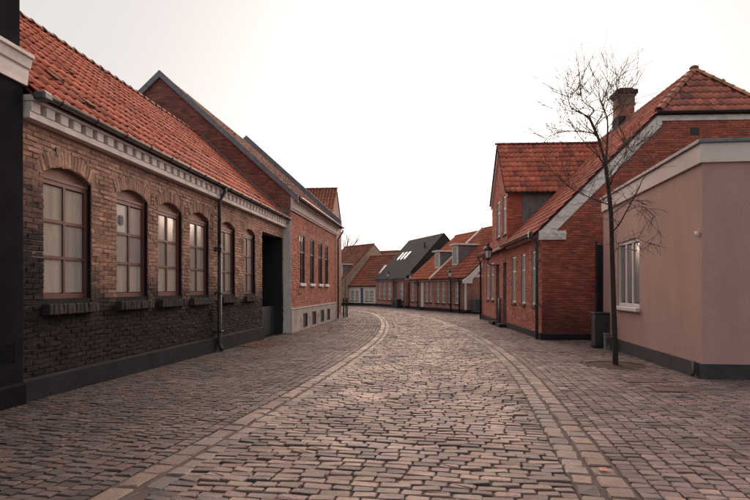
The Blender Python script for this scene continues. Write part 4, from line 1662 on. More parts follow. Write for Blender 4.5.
# windows and doors
for (a, b, c, d) in BWo:
    w = window(B, a, b, c, d, .035, cols=2, rows=(2.2, 1), fmat='white_paint', pmat='curtain_glass', fw=.075, mw=.06)
    B.part(MB().bbox(a - .04, b + .04, -.05, .12, c - .10, c - .003, .012), 'sill', 'mortar_dark', w)
for (a, b, c, d) in UW:
    w = window(B, a, b, c, d, .035, cols=2, rows=(2.2, 1), fmat='white_paint', pmat='curtain_glass', fw=.075, mw=.06)
    B.part(MB().bbox(a - .04, b + .04, -.05, .12, c - .09, c - .003, .012), 'sill', 'mortar_dark', w)
for (a, b, c, d) in BDo:
    dr = B.part(MB().bbox(a + .003, b - .003, .18, .24, -.22, 2.05, .01), 'door', 'dark_door')
    for j in range(3):
        B.part(MB().bbox(a + .12, b - .12, .165, .185, -.08 + j * .70, .50 + j * .70, .012), 'door_panel', 'dark_door', dr)
    B.part(MB().box(a + .003, b - .003, .20, .206, 2.055, 2.54), 'fanlight', 'glass', dr)
    B.part(MB().tube([(b - .08, .15, .85), (b - .20, .13, .85)], .012, 6), 'handle', 'zinc', dr)
    B.part(MB().bbox(a - .05, b + .05, -.32, .02, -.45, -.08, .02), 'step', 'plinth_dark')
B.part(MB().hexa([(-B_LEN, -.02, -.6), (dB(26.25), -.02, -.6), (dB(26.25), .01, -.6), (-B_LEN, .01, -.6), (-B_LEN, -.02, .0), (dB(26.25), -.02, .0), (dB(26.25), .01, .03), (-B_LEN, .01, .03)]), 'plinth', 'plinth_dark')
B.part(MB().hexa([(dB(23.58), -.02, -.6), (-.0, -.02, -.6), (-.0, .01, -.6), (dB(23.58), .01, -.6), (dB(23.58), -.02, .0), (0, -.02, .0), (0, .01, .03), (dB(23.58), .01, .03)]), 'plinth', 'plinth_dark')
B.part(MB().box(.0, .02, .0, 2 * BRV, -.6, -.02), 'plinth', 'plinth_dark')
downpipe(B, [(-.22, -.30, 3.18), (-.22, -.30, 3.05), (-.22, -.10, 2.85), (-.22, -.10, -.25)], .05, 'blue_metal', brackets=[(-.22, -.10, 2.3), (-.22, -.10, .9)])
B.part(MB().bbox(-.30, -.13, -.37, -.22, 3.02, 3.24, .02), 'rainwater_head', 'blue_metal')
downpipe(B, [(dB(24.75), -.08, 1.0), (dB(24.75), -.08, -.25)], .06, 'blue_metal', name='standpipe')
downpipe(B, [(-B_LEN + .15, -.28, 3.15), (-B_LEN + .15, -.10, 2.85), (-B_LEN + .15, -.10, -.25)], .05, 'dark_metal')
# chimney
cu, cv = -7.15, BRV
ch = MB()
ch.box(cu - .33, cu + .33, cv - .33, cv + .33, 7.4, 9.32)
ch.box(cu - .37, cu + .37, cv - .37, cv + .37, 9.32, 9.42)
ch.box(cu - .34, cu + .34, cv - .34, cv + .34, 9.42, 9.72)
ch.box(cu - .39, cu + .39, cv - .39, cv + .39, 9.72, 9.82)
ch.box(cu - .43, cu + .43, cv - .43, cv + .43, 9.82, 9.92)
ch.box(cu - .40, cu + .40, cv - .40, cv + .40, 9.92, 9.98)
co = B.part(ch, 'chimney', 'mortar_red', B_R)
for (org, ax, nr) in (((cu - .33, cv - .33, 0), (1, 0, 0), (0, -1, 0)), ((cu + .33, cv - .33, 0), (0, 1, 0), (1, 0, 0))):
    org = np.array(org) + np.array(nr) * .016
    Bk = courses(7.45, 9.31, lambda z: [(0, .66)], bl=.22, ch=.075)
    place_bricks(B, 'chimney_brick', Bk, org, ax, nr, palette(len(Bk), [(.42, .19, .135), (.36, .155, .115), (.26, .12, .095)], [3, 3, 2], .1), 'brick', D=.02, parent=co)
cap = MB()
cap.bbox(cu - .445, cu + .445, cv - .445, cv + .445, 9.80, 9.99, .02)
cap.bbox(cu - .30, cu + .30, cv - .30, cv + .30, 9.985, 10.10, .03)
B.part(cap, 'chimney_cap', 'soil', co)
B.part(MB().box(cu - .362, cu + .362, cv - .362, cv - .05, 8.2, 8.85), 'chimney_flashing', 'slate', co)

# ---- P: pink rendered annex
MP = .130
PX0, PY0 = 5.50, 9.41
Pk = Frame('rendered_annex', PX0, PY0, -MP, -1, Gf(9.4) - .03)
tag(Pk.root, 'flat-roofed pinkish rendered annex with dark plinth and white roof fascia', 'house')
SP = math.sqrt(1 + MP * MP)
P_LEN = (15.4 - PY0) * SP
PW = (-(14.1 - PY0) * SP, -(12.5 - PY0) * SP, .98, 2.56)
mb = MB()
wall_panels(mb, -P_LEN, 0, .14, 3.52, 0, .3, [PW])
mb.box(-.30, 0, .3, 9.0, .14, 3.52)
mb.box(-P_LEN, -P_LEN + .3, .3, 9, .14, 3.52)
Pk.part(mb, 'wall', 'pink_render')
mb = MB()
mb.box(-P_LEN, .03, -.03, .26, -.5, .139)
mb.box(-.27, .03, .26, 9.0, -.5, .139)
Pk.part(mb, 'plinth', 'plinth_grey')
mb = MB()
mb.box(-P_LEN, .05, -.05, .3, 3.521, 3.84)
mb.box(-.30, .05, .3, 9.0, 3.521, 3.84)
fa = Pk.part(mb, 'fascia', 'white_render')
for i, (a, b) in enumerate(((-P_LEN - .02, -4.1), (-4.098, -2.05), (-2.048, .09))):
    Pk.part(MB().bbox(a, b, -.09, .34, 3.841, 3.905, .008), 'roof_edge', 'lead', fa)
Pk.part(MB().bbox(-.34, .09, .342, 9.0, 3.841, 3.905, .008), 'roof_edge', 'lead', fa)
Pk.part(MB().box(-P_LEN, -.02, .02, 9.0, 3.70, 3.80), 'roof', 'slate')
w = window(Pk, PW[0], PW[1], PW[2], PW[3], .03, cols=3, rows=(1,), fmat='white_paint', pmat='curtain_glass', fw=.085, mw=.085)
Pk.part(MB().bbox(PW[0] - .05, PW[1] + .05, -.09, .08, PW[2] - .10, PW[2] - .003, .012), 'sill', 'white_paint', w)
sn = Pk.part(MB().lathe([(.01, 0), (.022, .01), (.028, .04), (.028, .07), (.012, .085)], (-.13, -.04, 2.30), 10), 'wall_sensor', 'sensor', smooth=True)
Pk.part(MB().bbox(-.15, -.11, -.02, .0, 2.30, 2.37, .006), 'sensor_bracket', 'sensor', sn)
Pk.part(MB().tube([(-.17, -.065, .16), (-.17, -.065, -.03), (-.17, -.10, -.09)], .028, 8), 'drain_pipe', 'dark_metal', smooth=True)

# dark gate closing the gap between annex and brick house
gt_o = empty('side_gate', (6.58, 16.55, Gf(16.5)), 0)
tag(gt_o, 'tall black boarded gate between brick gable and rendered annex', 'gate')
for i in range(8):
    MB().bbox(i * .15 - .02, i * .15 + .125, -.02, .02, .04, 2.9, .006).build('board', 'gate_paint', gt_o)
MB().bbox(-.06, -.022, -.05, .05, -.05, 3.0, .008).build('post', 'dark_metal', gt_o)
for zz in (.4, 1.5, 2.6):
    MB().bbox(-.02, 1.18, .021, .06, zz, zz + .10, .006).build('rail', 'gate_paint', gt_o)

# ------------------------------------------------------------------ far houses


def far_house(name, label, ox, oy, dx, dy, length, half, eave, ridge, wall, roofm, opens, tilecols=None, gable=None, over=.12, plinth='plinth_dark', wwin='white_paint', cornice=None, verge=None):
    """origin = near foot of the front; (dx,dy) runs along the front away from the camera"""
    f = Frame(name, ox, oy, -dx, -dy, Gf(oy) - .04)
    tag(f.root, label, 'house')
    ops_ = [(-o[1], -o[0], o[2], o[3]) for o in opens]
    zb = f.z0 - .3
    mb = MB()
    wall_panels(mb, -length, 0, zb, eave, 0, .25, ops_)
    f.part(mb, 'wall', wall)
    for u in (-.25, -length):
        mb = MB()
        mb.prism([(u, .2505, zb), (u, 2 * half, zb), (u, 2 * half, eave), (u, half, ridge - .03), (u, .2505, eave + .2505 * (ridge - eave) / half - .03)], (0, 0, 0), (.25, 0, 0))
        f.part(mb, 'gable_wall', gable or wall)
    s = (ridge - eave) / half
    mb = MB()
    for sg in (-1, 1):
        ve, ze = half + sg * (half + over), eave - s * over
        mb.prism([(-length - .03, ve, ze), (.03, ve, ze), (.03, half, ridge), (-length - .03, half, ridge)], (0, 0, .0), (0, 0, .09))
    r = f.part(mb, 'roof', roofm)
    if tilecols:
        tiles(f, 'roof_tile', (-length - .03, -over - .04, eave - s * over + .07), (1, 0, 0), (0, 1, s), length + .06, math.hypot(half + over, s * (half + over)), roof_tint(tilecols, [1] * len(tilecols), .3, sh=ox), tw=.24, tl=.36)
        ridge_tiles(f, (-length, half, ridge + .14), (0, half, ridge + .14), RTINT, pitch=.5)
    f.part(MB().box(-length, -.0, -.03, -.001, zb, f.z0 + .28), 'plinth', plinth)
    f.part(MB().box(.001, .03, -.03, 2 * half, zb, f.z0 + .28), 'plinth', plinth)
    if cornice:
        f.part(MB().box(-length, .0, -.08, -.001, eave - .20, eave - .02), 'cornice', cornice)
    gutter(f, (.03, -over - .07, eave - s * over + .03), (-length - .03, -over - .07, eave - s * over + .03), r=.06, mat='dark_metal')
    for o, q in zip(opens, ops_):
        a, b, c, d = q
        kind = o[4]
        if kind == 'w':
            w = window(f, a, b, c, d, .05, cols=2, rows=o[5] if len(o) > 5 else (1, 1, 1), fmat=wwin, pmat='curtain_glass', fw=.07, mw=.05)
            f.part(MB().box(a - .03, b + .03, -.05, .05, c - .08, c - .003), 'sill', 'plinth_dark', w)
        else:
            d_ = f.part(MB().bbox(a + .003, b - .003, .08, .14, c, d - .003, .008), 'door', kind)
            for j in range(3):
                h = (d - c - .3) / 3
                f.part(MB().bbox(a + .12, b - .12, .062, .082, c + .1 + j * (h + .04), c + .1 + j * (h + .04) + h, .008), 'door_panel', kind, d_)
            f.part(MB().bbox(a - .05, b + .05, -.35, 0, zb, c - .002, .01), 'step', 'plinth_dark')
    if verge:
        mb = MB()
        mb.prism([(.031, -over - .05, eave - s * over - .02), (.031, half, ridge + .02), (.031, half, ridge - .22), (.031, -over + .12, eave - s * over - .22)], (0, 0, 0), (.05, 0, 0))
        f.part(mb, 'verge_board', verge)
    return f, r, s


# C1, C2: low red houses with dormers, front line turning left
CDX, CDY = -.308, .951
C_RED1 = [(.33, .085, .05), (.28, .072, .045), (.36, .10, .06)]
C_RED2 = [(.46, .125, .065), (.40, .105, .06), (.50, .15, .075)]


def c_pos(px):       # distance along the C fronts for a column of the photograph
    return (560 * 6.24 - (px - 375) * 38) / ((px - 375) * .951 + 560 * .308)


def cw(a, b, z0, z1, kind='w', base=0.0, rows=None):
    x0, x1 = c_pos(b) - base, c_pos(a) - base
    t = (x0, x1, z0, z1, kind)
    return t + ((rows,) if rows else ())


c_div = c_pos(432.0)
gz = Gf(40)
C1, C1R, c1s = far_house('dormer_house', 'low red brick house with flat-topped dormer and white door, nearest of the pair', 6.24, 38, CDX, CDY, c_div - .01, 4.4, 2.20, 6.12, 'brick_far_a', 'roof_under',
                         [cw(463, 466.6, gz + .12, 1.93, 'white_paint'), cw(454.6, 458.8, .35, 1.90), cw(448, 451.4, .35, 1.90), cw(441.4, 445, .35, 1.90), cw(436, 439.2, .35, 1.90)],
                         tilecols=C_RED1, cornice='offwhite', verge='white_paint')
ox2, oy2 = 6.24 + CDX * c_div, 38 + CDY * c_div
C2, C2R, c2s = far_house('dormer_house', 'low red brick house with brighter orange roof, beside the black-roofed house', ox2, oy2, CDX, CDY, c_pos(410) - c_div, 4.3, 2.22, 5.95, 'brick_far_b', 'roof_under',
                         [cw(430.2, 432.0 - .3, .35, 1.90, base=c_div) if False else cw(429.6, 431.6, .35, 1.9, base=c_div), cw(425, 428, .35, 1.90, base=c_div), cw(419.8, 423.4, gz + .12, 1.95, 'white_paint', base=c_div), cw(416, 418, .35, 1.90, base=c_div), cw(411, 413.6, .35, 1.90, base=c_div)],
                         tilecols=C_RED2, cornice='offwhite')
# window and lintel in the near gable of C1
g1 = Frame  # noqa
gw = MB()
gx0, gx1 = 1.55, 2.15
C1.part(MB().box(.252 - .25, .032, gx0, gx1, .45, 1.95), 'gable_window', 'white_paint')
for i in range(2):
    for j in range(3):
        a = gx0 + .06 + i * (gx1 - gx0 - .08) / 2
        C1.part(MB().box(.0325, .036, a, a + .22, .52 + j * .48, .94 + j * .48), 'pane', 'glass')
C1.part(MB().box(.0, .05, .55, 2.3, 2.20, 2.40), 'lintel', 'white_paint')
# white raked divider between the two roofs
mb = MB()
mb.prism([(-c_div - .10, -.2, 2.20 - c1s * .2 + .10), (-c_div + .08, -.2, 2.20 - c1s * .2 + .10), (-c_div + .08, 4.4, 6.25), (-c_div - .10, 4.4, 6.25)], (0, 0, 0), (0, 0, .14))
C1.part(mb, 'party_verge', 'offwhite')
mb = MB()
mb.prism([(0, -.35, 1.98), (0, .9, 2.95), (0, .9, 2.62), (0, .35, 2.05), (0, .35, 1.78), (0, -.35, 1.78)], (.02, 0, 0), (.14, 0, 0))
C1.part(mb, 'kneeler', 'white_paint')


def dormer(f, uc, w, v0, zbase, ztop, s, eave, label=None):
    """flat-topped dormer: white front with panes, slate cheeks, zinc lid; a part of its house"""
    vb_ = (ztop - eave) / s
    body = MB()
    body.prism([(0, v0 + .05, eave + s * (v0 + .05) - .2), (0, vb_, ztop - .05), (0, v0 + .05, ztop - .05)], (uc - w / 2, 0, 0), (uc + w / 2, 0, 0))
    d = f.part(body, 'dormer', 'cheek')
    nm = MB()
    nm.box(uc - w / 2 - .03, uc + w / 2 + .03, v0 - .03, v0 + .049, zbase, ztop - .05)
    f.part(nm, 'dormer_front', 'white_paint', d)
    n = 2
    for i in range(n):
        a = uc - w / 2 + .08 + i * (w - .10) / n
        f.part(MB().box(a, a + (w - .10) / n - .06, v0 - .037, v0 - .031, zbase + .22, ztop - .2), 'pane', 'glass', d)
    lid = MB()
    lid.box(uc - w / 2 - .16, uc + w / 2 + .16, v0 - .22, vb_ + .10, ztop - .049, ztop + .07)
    f.part(lid, 'dormer_lid', 'offwhite', d)
    return d


dormer(C1, -c_pos(443.5), .80, .95, 3.05, 4.72, c1s, 2.20)
dormer(C2, -(c_pos(427.5) - c_div), .75, .85, 2.95, 4.40, c2s, 2.22)
for f_, uu in ((C1, -c_pos(451.8)), (C1, -c_pos(460.4)), (C2, -(c_pos(418.6) - c_div))):
    downpipe(f_, [(uu, -.19, 2.1), (uu, -.09, 1.9), (uu, -.09, gz)], .05, 'dark_metal')

# D: black-roofed house
D, DR, ds = far_house('black_roofed_house', 'brick house with steep black slate roof, three skylights and black gable', 2.74, 49.5, -.318, .948, 8.44, 3.7, 2.40, 6.40, 'brick_far_a', 'slate',
                      [(.55, 1.55, .35, 1.95, 'w'), (2.2, 3.3, -.20, 2.05, 'dark_door'), (3.9, 4.75, .35, 1.95, 'w'), (5.35, 6.2, .35, 1.95, 'w'), (6.8, 7.6, .35, 1.95, 'w')],
                      gable='brick_black', cornice='offwhite')
for i in range(3):
    a = -6.35 + i * .92
    s0, s1 = 1.62, 2.28
    sk = MB()
    sk.prism([(a - .23, s0, 2.40 + ds * s0), (a + .23, s0, 2.40 + ds * s0), (a + .23, s1, 2.40 + ds * s1), (a - .23, s1, 2.40 + ds * s1)], (0, -.0, .08), (0, 0, .20))
    so = D.part(sk, 'skylight', 'sensor')
    sk = MB()
    sk.prism([(a - .18, s0 + .06, 2.40 + ds * (s0 + .06)), (a + .18, s0 + .06, 2.40 + ds * (s0 + .06)), (a + .18, s1 - .06, 2.40 + ds * (s1 - .06)), (a - .18, s1 - .06, 2.40 + ds * (s1 - .06))], (0, 0, .201), (0, 0, .212))
    D.part(sk, 'skylight_pane', 'lamp_glass', so)
D.part(MB().tube([(-1.9, 2.6, 5.2), (-1.9, 2.6, 5.75)], .09, 8), 'roof_vent', 'dark_metal')
D.part(MB().tube([(-.3, -.09, 2.2), (-.3, -.09, -.25)], .05, 8), 'downpipe', 'zinc')

# E: white house with blue door
E, ER, es_ = far_house('white_cottage', 'low white cottage with blue door and old red roof', .05, 58.0, -.591, .807, 4.95, 2.9, 1.80, 5.0, 'white_render', 'far_roof',
                       [(.35, 1.05, .15, 1.25, 'w'), (1.25, 1.9, .15, 1.25, 'w'), (2.2, 2.75, -.33, 1.50, 'blue_door'), (3.1, 3.75, .15, 1.25, 'w'), (4.0, 4.65, .15, 1.25, 'w')],
                       tilecols=[(.30, .085, .055), (.25, .075, .05), (.20, .07, .05)])
sk = MB()
sk.prism([(-.75, 1.0, 1.8 + es_ * 1.0), (-.25, 1.0, 1.8 + es_ * 1.0), (-.25, 1.75, 1.8 + es_ * 1.75), (-.75, 1.75, 1.8 + es_ * 1.75)], (0, 0, .1), (0, 0, .2))
E.part(sk, 'skylight', 'sensor')
# F: tall-roofed beige house
F_, FR, fs = far_house('beige_house', 'beige rendered house with tall gable, brown roof and slate-cheeked dormer', -4.14, 61.0, -.591, .807, 6.1, 5.0, 1.75, 6.45, 'beige_render', 'far_roof',
                       [(.35, 1.15, .15, 1.30, 'w'), (2.2, 3.0, .15, 1.30, 'w')], tilecols=[(.23, .08, .055), (.19, .07, .052), (.26, .095, .065)], verge='beige_render')
dormer(F_, -1.6, 1.9, 1.1, 2.75, 4.15, fs, 1.75)
# G: roof beyond the cottage
G_, GR, gs = far_house('back_house', 'house behind the white cottage, only its brown roof ridge showing', 3.6, 72.0, -.85, .53, 9, 4.0, 2.4, 6.55, 'beige_render', 'far_roof', [], tilecols=[(.24, .085, .06), (.20, .075, .055)])

# ================================================================== street things


def lantern(x, y, z, wx, wy, label, s=1.0):
    """four-sided street lantern on a wall arm; (wx,wy) = vector from the lantern to the wall"""
    r = empty('street_lamp', (x, y, z), 0)
    tag(r, label, 'street lamp', 'lanterns on wall arms')
    n = 6

    def ring(rr, zz):
        return [(rr * math.cos(2 * math.pi * (k + .5) / n) * s, rr * math.sin(2 * math.pi * (k + .5) / n) * s, zz * s) for k in range(n)]
    gl = MB()
    a, b = ring(.10, 0), ring(.165, .30)
    gl.add(a + b, [(i, (i + 1) % n, n + (i + 1) % n, n + i) for i in range(n)] + [tuple(range(n))[::-1], tuple(range(n, 2 * n))])
    gl.build('lamp_glass', 'lamp_glass', r)
    fr = MB()
    for i in range(n):
        fr.tube([Vector(a[i]) * 1.02, Vector(b[i]) * 1.02], .012 * s, 5)
    for rg in (a, b):
        fr.tube(rg + [rg[0]], .014 * s, 5)
    fr.build('lamp_frame', 'dark_metal', r)
    MB().lathe([(.19 * s, .30 * s), (.20 * s, .32 * s), (.12 * s, .42 * s), (.07 * s, .46 * s), (.06 * s, .52 * s), (.075 * s, .54 * s), (.02 * s, .60 * s)], (0, 0, 0), 12).build('lamp_cap', 'dark_metal', r, smooth=True)
    MB().lathe([(.03 * s, -.10 * s), (.05 * s, -.06 * s), (.09 * s, 0)], (0, 0, 0), 10).build('lamp_foot', 'dark_metal', r, smooth=True)
    arm = MB()
    arm.tube([(0, 0, -.10 * s), (0, 0, -.22 * s), (wx * .12, wy * .12, -.27 * s), (wx, wy, -.27 * s)], .020 * s, 8)
    arm.tube([(wx * .35, wy * .35, -.27 * s), (wx * .75, wy * .75, -.40 * s), (wx, wy, -.55 * s)], .014 * s, 6)
    arm.build('lamp_arm', 'dark_metal', r, smooth=True)
    MB().bbox(wx - .03, wx + .04, wy - .05, wy + .05, -.60 * s, -.18 * s, .01).build('wall_plate', 'dark_metal', r)
    return r


lantern(5.10, 25.3, 2.80, .55, .0, 'black lantern with pale glass on arm beside door of half-hipped house', 1.15)


def c_world(f, u, v, z):
    return f.world((u, v, z))[0]


p = c_world(C1, -c_pos(459.6), -.75, 2.25)
wv = -np.array(C1.vv) * -.75
lantern(p[0], p[1], 2.25, wv[0], wv[1], 'small lantern in front of the nearer dormer house, by its white door', 1.0)
p = c_world(C2, -(c_pos(418.6) - c_div), -.7, 2.25)
wv = C2.vv * .7
lantern(p[0], p[1], 2.2, wv[0], wv[1], 'small lantern in front of the farther dormer house with orange roof', 1.0)
p = c_world(D, -2.75, -.7, 2.4)
wv = D.vv * .7
lantern(p[0], p[1], 2.5, wv[0], wv[1], 'small lantern at the eaves of the black-roofed house', 1.0)


def wheelie(x, y, label, mat, s=1.0, rz=0.0):
    r = empty('wheelie_bin', (x, y, Gf(y)), rz)
    tag(r, label, 'bin', 'bins by the house walls')
    b = MB()
    b.hexa([(-.22 * s, -.27 * s, .10 * s), (.22 * s, -.27 * s, .10 * s), (.22 * s, .25 * s, .10 * s), (-.22 * s, .25 * s, .10 * s), (-.28 * s, -.34 * s, .95 * s), (.28 * s, -.34 * s, .95 * s), (.28 * s, .30 * s, .95 * s), (-.28 * s, .30 * s, .95 * s)])
    b.build('body', mat, r)
    l = MB()
    l.hexa([(-.30 * s, -.37 * s, .952 * s), (.30 * s, -.37 * s, .952 * s), (.30 * s, .33 * s, .952 * s), (-.30 * s, .33 * s, .952 * s), (-.26 * s, -.31 * s, 1.02 * s), (.26 * s, -.31 * s, 1.02 * s), (.28 * s, .33 * s, 1.07 * s), (-.28 * s, .33 * s, 1.07 * s)])
    l.build('lid', mat, r)
    for sx in (-1, 1):
        MB().tube([(sx * .26 * s - .03, .26 * s, .10 * s), (sx * .26 * s + .03, .26 * s, .10 * s)], .10 * s, 12).build('wheel', 'dark_metal', r)
    MB().tube([(-.24 * s, .36 * s, .98 * s), (.24 * s, .36 * s, .98 * s)], .018 * s, 6).build('handle', mat, r)
    return r


p = c_world(C1, .55, .45, 0)
wheelie(p[0], p[1], 'blue-grey wheeled bin at the corner of the nearer dormer house, left of its twin', 'bin_blue', 1.0, .3)
p = c_world(C1, .55, 1.15, 0)
wheelie(p[0], p[1], 'blue-grey wheeled bin under the gable window of the nearer dormer house', 'bin_blue', .95, .25)
p = c_world(D, -1.65, -.45, 0)
wheelie(p[0], p[1], 'dark wheeled bin against front of black-roofed house, nearest its door', 'bin_dark', .8, .5)
p = c_world(D, -.85, -.45, 0)
wheelie(p[0], p[1], 'dark wheeled bin against front of black-roofed house, at its corner', 'bin_dark', .8, .4)

# service cabinet and small post by the annex
sc_ = empty('service_cabinet', (6.12, 15.0, Gf(15)), -.13)
tag(sc_, 'dark grey service cabinet standing against the far end of rendered annex', 'cabinet')
MB().bbox(-.27, .27, -.20, .20, .05, .90, .012).build('body', 'grey_box', sc_)
MB().bbox(-.29, .29, -.22, .22, .90, .95, .012).build('lid', 'grey_box', sc_)
MB().bbox(-.25, -.005, -.212, -.201, .10, .86, .004).build('door', 'grey_box', sc_)
MB().bbox(.005, .25, -.212, -.201, .10, .86, .004).build('door', 'grey_box', sc_)
MB().bbox(-.28, .28, -.21, .21, -.05, .05, .01).build('base', 'plinth_dark', sc_)
po = empty('marker_post', (5.95, 14.35, Gf(14.35)))
tag(po, 'short pale grey utility post in front of the dark service cabinet', 'post')
MB().bbox(-.075, .075, -.05, .05, -.05, .40, .012).build('body', 'grey_post', po)
MB().prism([(-.085, -.06, .40), (.085, -.06, .40), (.085, .06, .40), (-.085, .06, .40)], (0, 0, 0), (0, 0, .03)).build('cap', 'grey_post', po)
MB().bbox(-.045, .045, -.056, -.049, .15, .32, .002).build('plate', 'zinc', po)

# iron covers
for i, (cx, cy, w_, d_) in enumerate(COVERS):
    r = empty('utility_cover', (cx, cy, Gf(cy)), -.12)
    tag(r, ('rusty iron cover set in the paving, farther from the camera', 'rusty iron cover set in the paving, nearer to the camera')[i], 'manhole cover', 'iron covers in the right pavement')
    f = MB()
    for a, b, c, d in ((-w_ / 2, w_ / 2, -d_ / 2, -d_ / 2 + .03), (-w_ / 2, w_ / 2, d_ / 2 - .03, d_ / 2), (-w_ / 2, -w_ / 2 + .03, -d_ / 2 + .03, d_ / 2 - .03), (w_ / 2 - .03, w_ / 2, -d_ / 2 + .03, d_ / 2 - .03)):
        f.box(a, b, c, d, -.05, .004)
    f.build('frame', 'rusty_iron', r)
    MB().bbox(-w_ / 2 + .034, w_ / 2 - .034, -d_ / 2 + .034, d_ / 2 - .034, -.05, .001, .004).build('plate', 'rusty_iron', r)
    rb = MB()
    for k in range(9):
        x = -w_ / 2 + .07 + k * (w_ - .14) / 8
        rb.box(x - .012, x + .012, -d_ / 2 + .06, d_ / 2 - .06, .0012, .005)
    rb.build('tread', 'rusty_iron', r)


# ------------------------------------------------------------------ trees
class TreeBuilder:
    def __init__(self, seed):
        self.r = random.Random(seed)
        self.limb = MB()
        self.twig = MB()

    def curve(self, pts, r0, r1, mb, n=6):
        pts = [Vector(p) for p in pts]
        out = []
        for i in range(len(pts) - 1):
            p0, p1, p2, p3 = pts[max(i - 1, 0)], pts[i], pts[i + 1], pts[min(i + 2, len(pts) - 1)]
            for k in range(3):
                t = k / 3
                out.append(.5 * ((2 * p1) + (-p0 + p2) * t + (2 * p0 - 5 * p1 + 4 * p2 - p3) * t * t + (-p0 + 3 * p1 - 3 * p2 + p3) * t ** 3))
        out.append(pts[-1])
        m = len(out)
        mb.tube(out, [r0 + (r1 - r0) * (i / (m - 1)) ** .8 for i in range(m)], n, caps=False)
        return out

    def grow(self, p, d, length, rad, level, droop=0.0):
        R = self.r
        n = max(3, int(length / .11))
        pts, dirs = [p.copy()], []
        d = d.normalized()
        for i in range(n):
            d = (d + Vector((R.gauss(0, .085), R.gauss(0, .085), R.gauss(0, .07) + .045 - droop * .20))).normalized()
            p = p + d * (length / n)
            pts.append(p.copy())
            dirs.append(d.copy())
        mb = self.limb if rad > .012 else self.twig
        mb.tube(pts, [max(rad * (1 - .72 * i / n), .0042) for i in range(n + 1)], 5 if rad > .008 else 3, caps=False)
        if level > 0:
            k = R.randint(2, 4)
            for j in range(k):
                t = R.uniform(.2, .95)
                i = min(int(t * n), n - 1)
                ax = Vector((R.gauss(0, 1), R.gauss(0, 1), R.gauss(0, .6)))
                nd = (dirs[i] * R.uniform(.5, 1.0) + ax.normalized() * R.uniform(.5, .9) + Vector((0, 0, .15 - droop * .3)))
                self.grow(pts[i], nd, length * R.uniform(.40, .75), max(rad * (1 - .72 * t) * .62, .0048), level - 1, droop)

    def limb_with_twigs(self, pts, r0, r1, k, length, level=1, droop=0.0, start=.15):
        R = self.r
        r0, r1, k, length = r0 * .68, r1 * .85, max(2, int(k * (1.05 if droop == 0 else .7))), length * (1.15 if droop == 0 else 1.1)
        out = self.curve(pts, r0, r1, self.limb if r0 > .012 else self.twig)
        m = len(out)
        for j in range(k):
            t = R.uniform(start, 1)
            i = min(int(t * (m - 1)), m - 2)
            d = (out[i + 1] - out[i]).normalized()
            ax = Vector((R.gauss(0, 1), R.gauss(0, 1), R.gauss(0, .8))).normalized()
            self.grow(out[i], d * .55 + ax * .8 + Vector((0, 0, .22 - droop * .6)), length * R.uniform(.5, 1.15), max(r0 + (r1 - r0) * t, .004) * .55, level, droop)


TY = 11.2
troot = empty('street_tree', (4.80, TY, Gf(TY)))
tag(troot, 'slender bare leafless tree standing in round pit before the rendered annex', 'tree')


def tp(px, py, dy=0.0):
    """point near the tree's trunk plane, dy metres behind it, relative to the tree's foot"""
    if py < 120:
        py = 120 - (120 - py) * .60
    y = TY + dy
    return ((px - 375) * y / FPX - 4.80, dy, EYE - (py - HY) * y / FPX - Gf(TY))


tb = TreeBuilder(11)
trunk = MB()
TB = tb.curve([tp(615.5, 368), tp(615, 345), tp(613.5, 300), tp(612, 250), tp(611, 215), tp(608, 185), tp(605, 160)], .058, .036, trunk, 10)
tb.limb_with_twigs([tp(605, 162), tp(599, 140), tp(594, 128), tp(589, 115, .1)], .044, .030, 3, .5)
tb.limb_with_twigs([tp(589, 115, .1), tp(580, 107, .15), tp(571, 99, .2), tp(568, 83, .25), tp(564, 63, .3)], .024, .006, 16, .8, 1)
tb.limb_with_twigs([tp(589, 115, .1), tp(594, 103, 0), tp(588, 96, -.1), tp(583, 88, -.15), tp(580, 75, -.2), tp(583, 63, -.2)], .022, .005, 17, .7, 1)
tb.limb_with_twigs([tp(583, 88, -.15), tp(590, 77, -.3), tp(596, 63, -.4)], .010, .004, 5, .5, 1)
tb.limb_with_twigs([tp(606, 165), tp(607.5, 135, .1), tp(607, 115, .15), tp(602, 95, .1), tp(605, 77, .05), tp(610, 56, 0)], .034, .005, 20, .75, 1)
tb.limb_with_twigs([tp(607, 115, .15), tp(614, 105, -.1), tp(618, 98, -.3), tp(628, 82, -.5)], .018, .004, 13, .7, 1)
tb.limb_with_twigs([tp(594, 132, .1), tp(600, 121, .3), tp(612, 108, .6), tp(622, 88, .8), tp(624, 66, .9)], .016, .004, 15, .7, 1)
tb.limb_with_twigs([tp(600, 142), tp(594, 134, -.2), tp(578, 131, -.4), tp(562, 132, -.5), tp(550, 136, -.6), tp(543, 143, -.6)], .022, .005, 20, .5, 1)
tb.limb_with_twigs([tp(606, 168), tp(598, 156, -.5), tp(586, 144, -.7), tp(572, 126, -.9), tp(566, 112, -1.0)], .018, .004, 14, .6, 1)
tb.limb_with_twigs([tp(610, 205), tp(596, 200, -.3), tp(574, 190, -.7), tp(562, 180, -.9), tp(556, 170, -1.0)], .020, .005, 20, .5, 1)
tb.limb_with_twigs([tp(611, 232), tp(618, 226, -.3), tp(626, 212, -.6), tp(638, 190, -.8), tp(645, 176, -1), tp(660, 168, -1.2)], .026, .005, 12, .6, 1, .3)
tb.limb_with_twigs([tp(626, 212, -.6), tp(640, 206, -.9), tp(654, 216, -1.2), tp(660, 236, -1.3)], .012, .003, 10, .45, 1, .9)
tb.limb_with_twigs([tp(611, 215), tp(620, 208, .3), tp(632, 200, .6), tp(645, 204, .8), tp(656, 214, .9)], .018, .004, 12, .5, 1, .6)
tb.limb_with_twigs([tp(608, 190), tp(616, 172, -.4), tp(628, 158, -.8), tp(640, 142, -1.0)], .020, .004, 18, .6, 1)
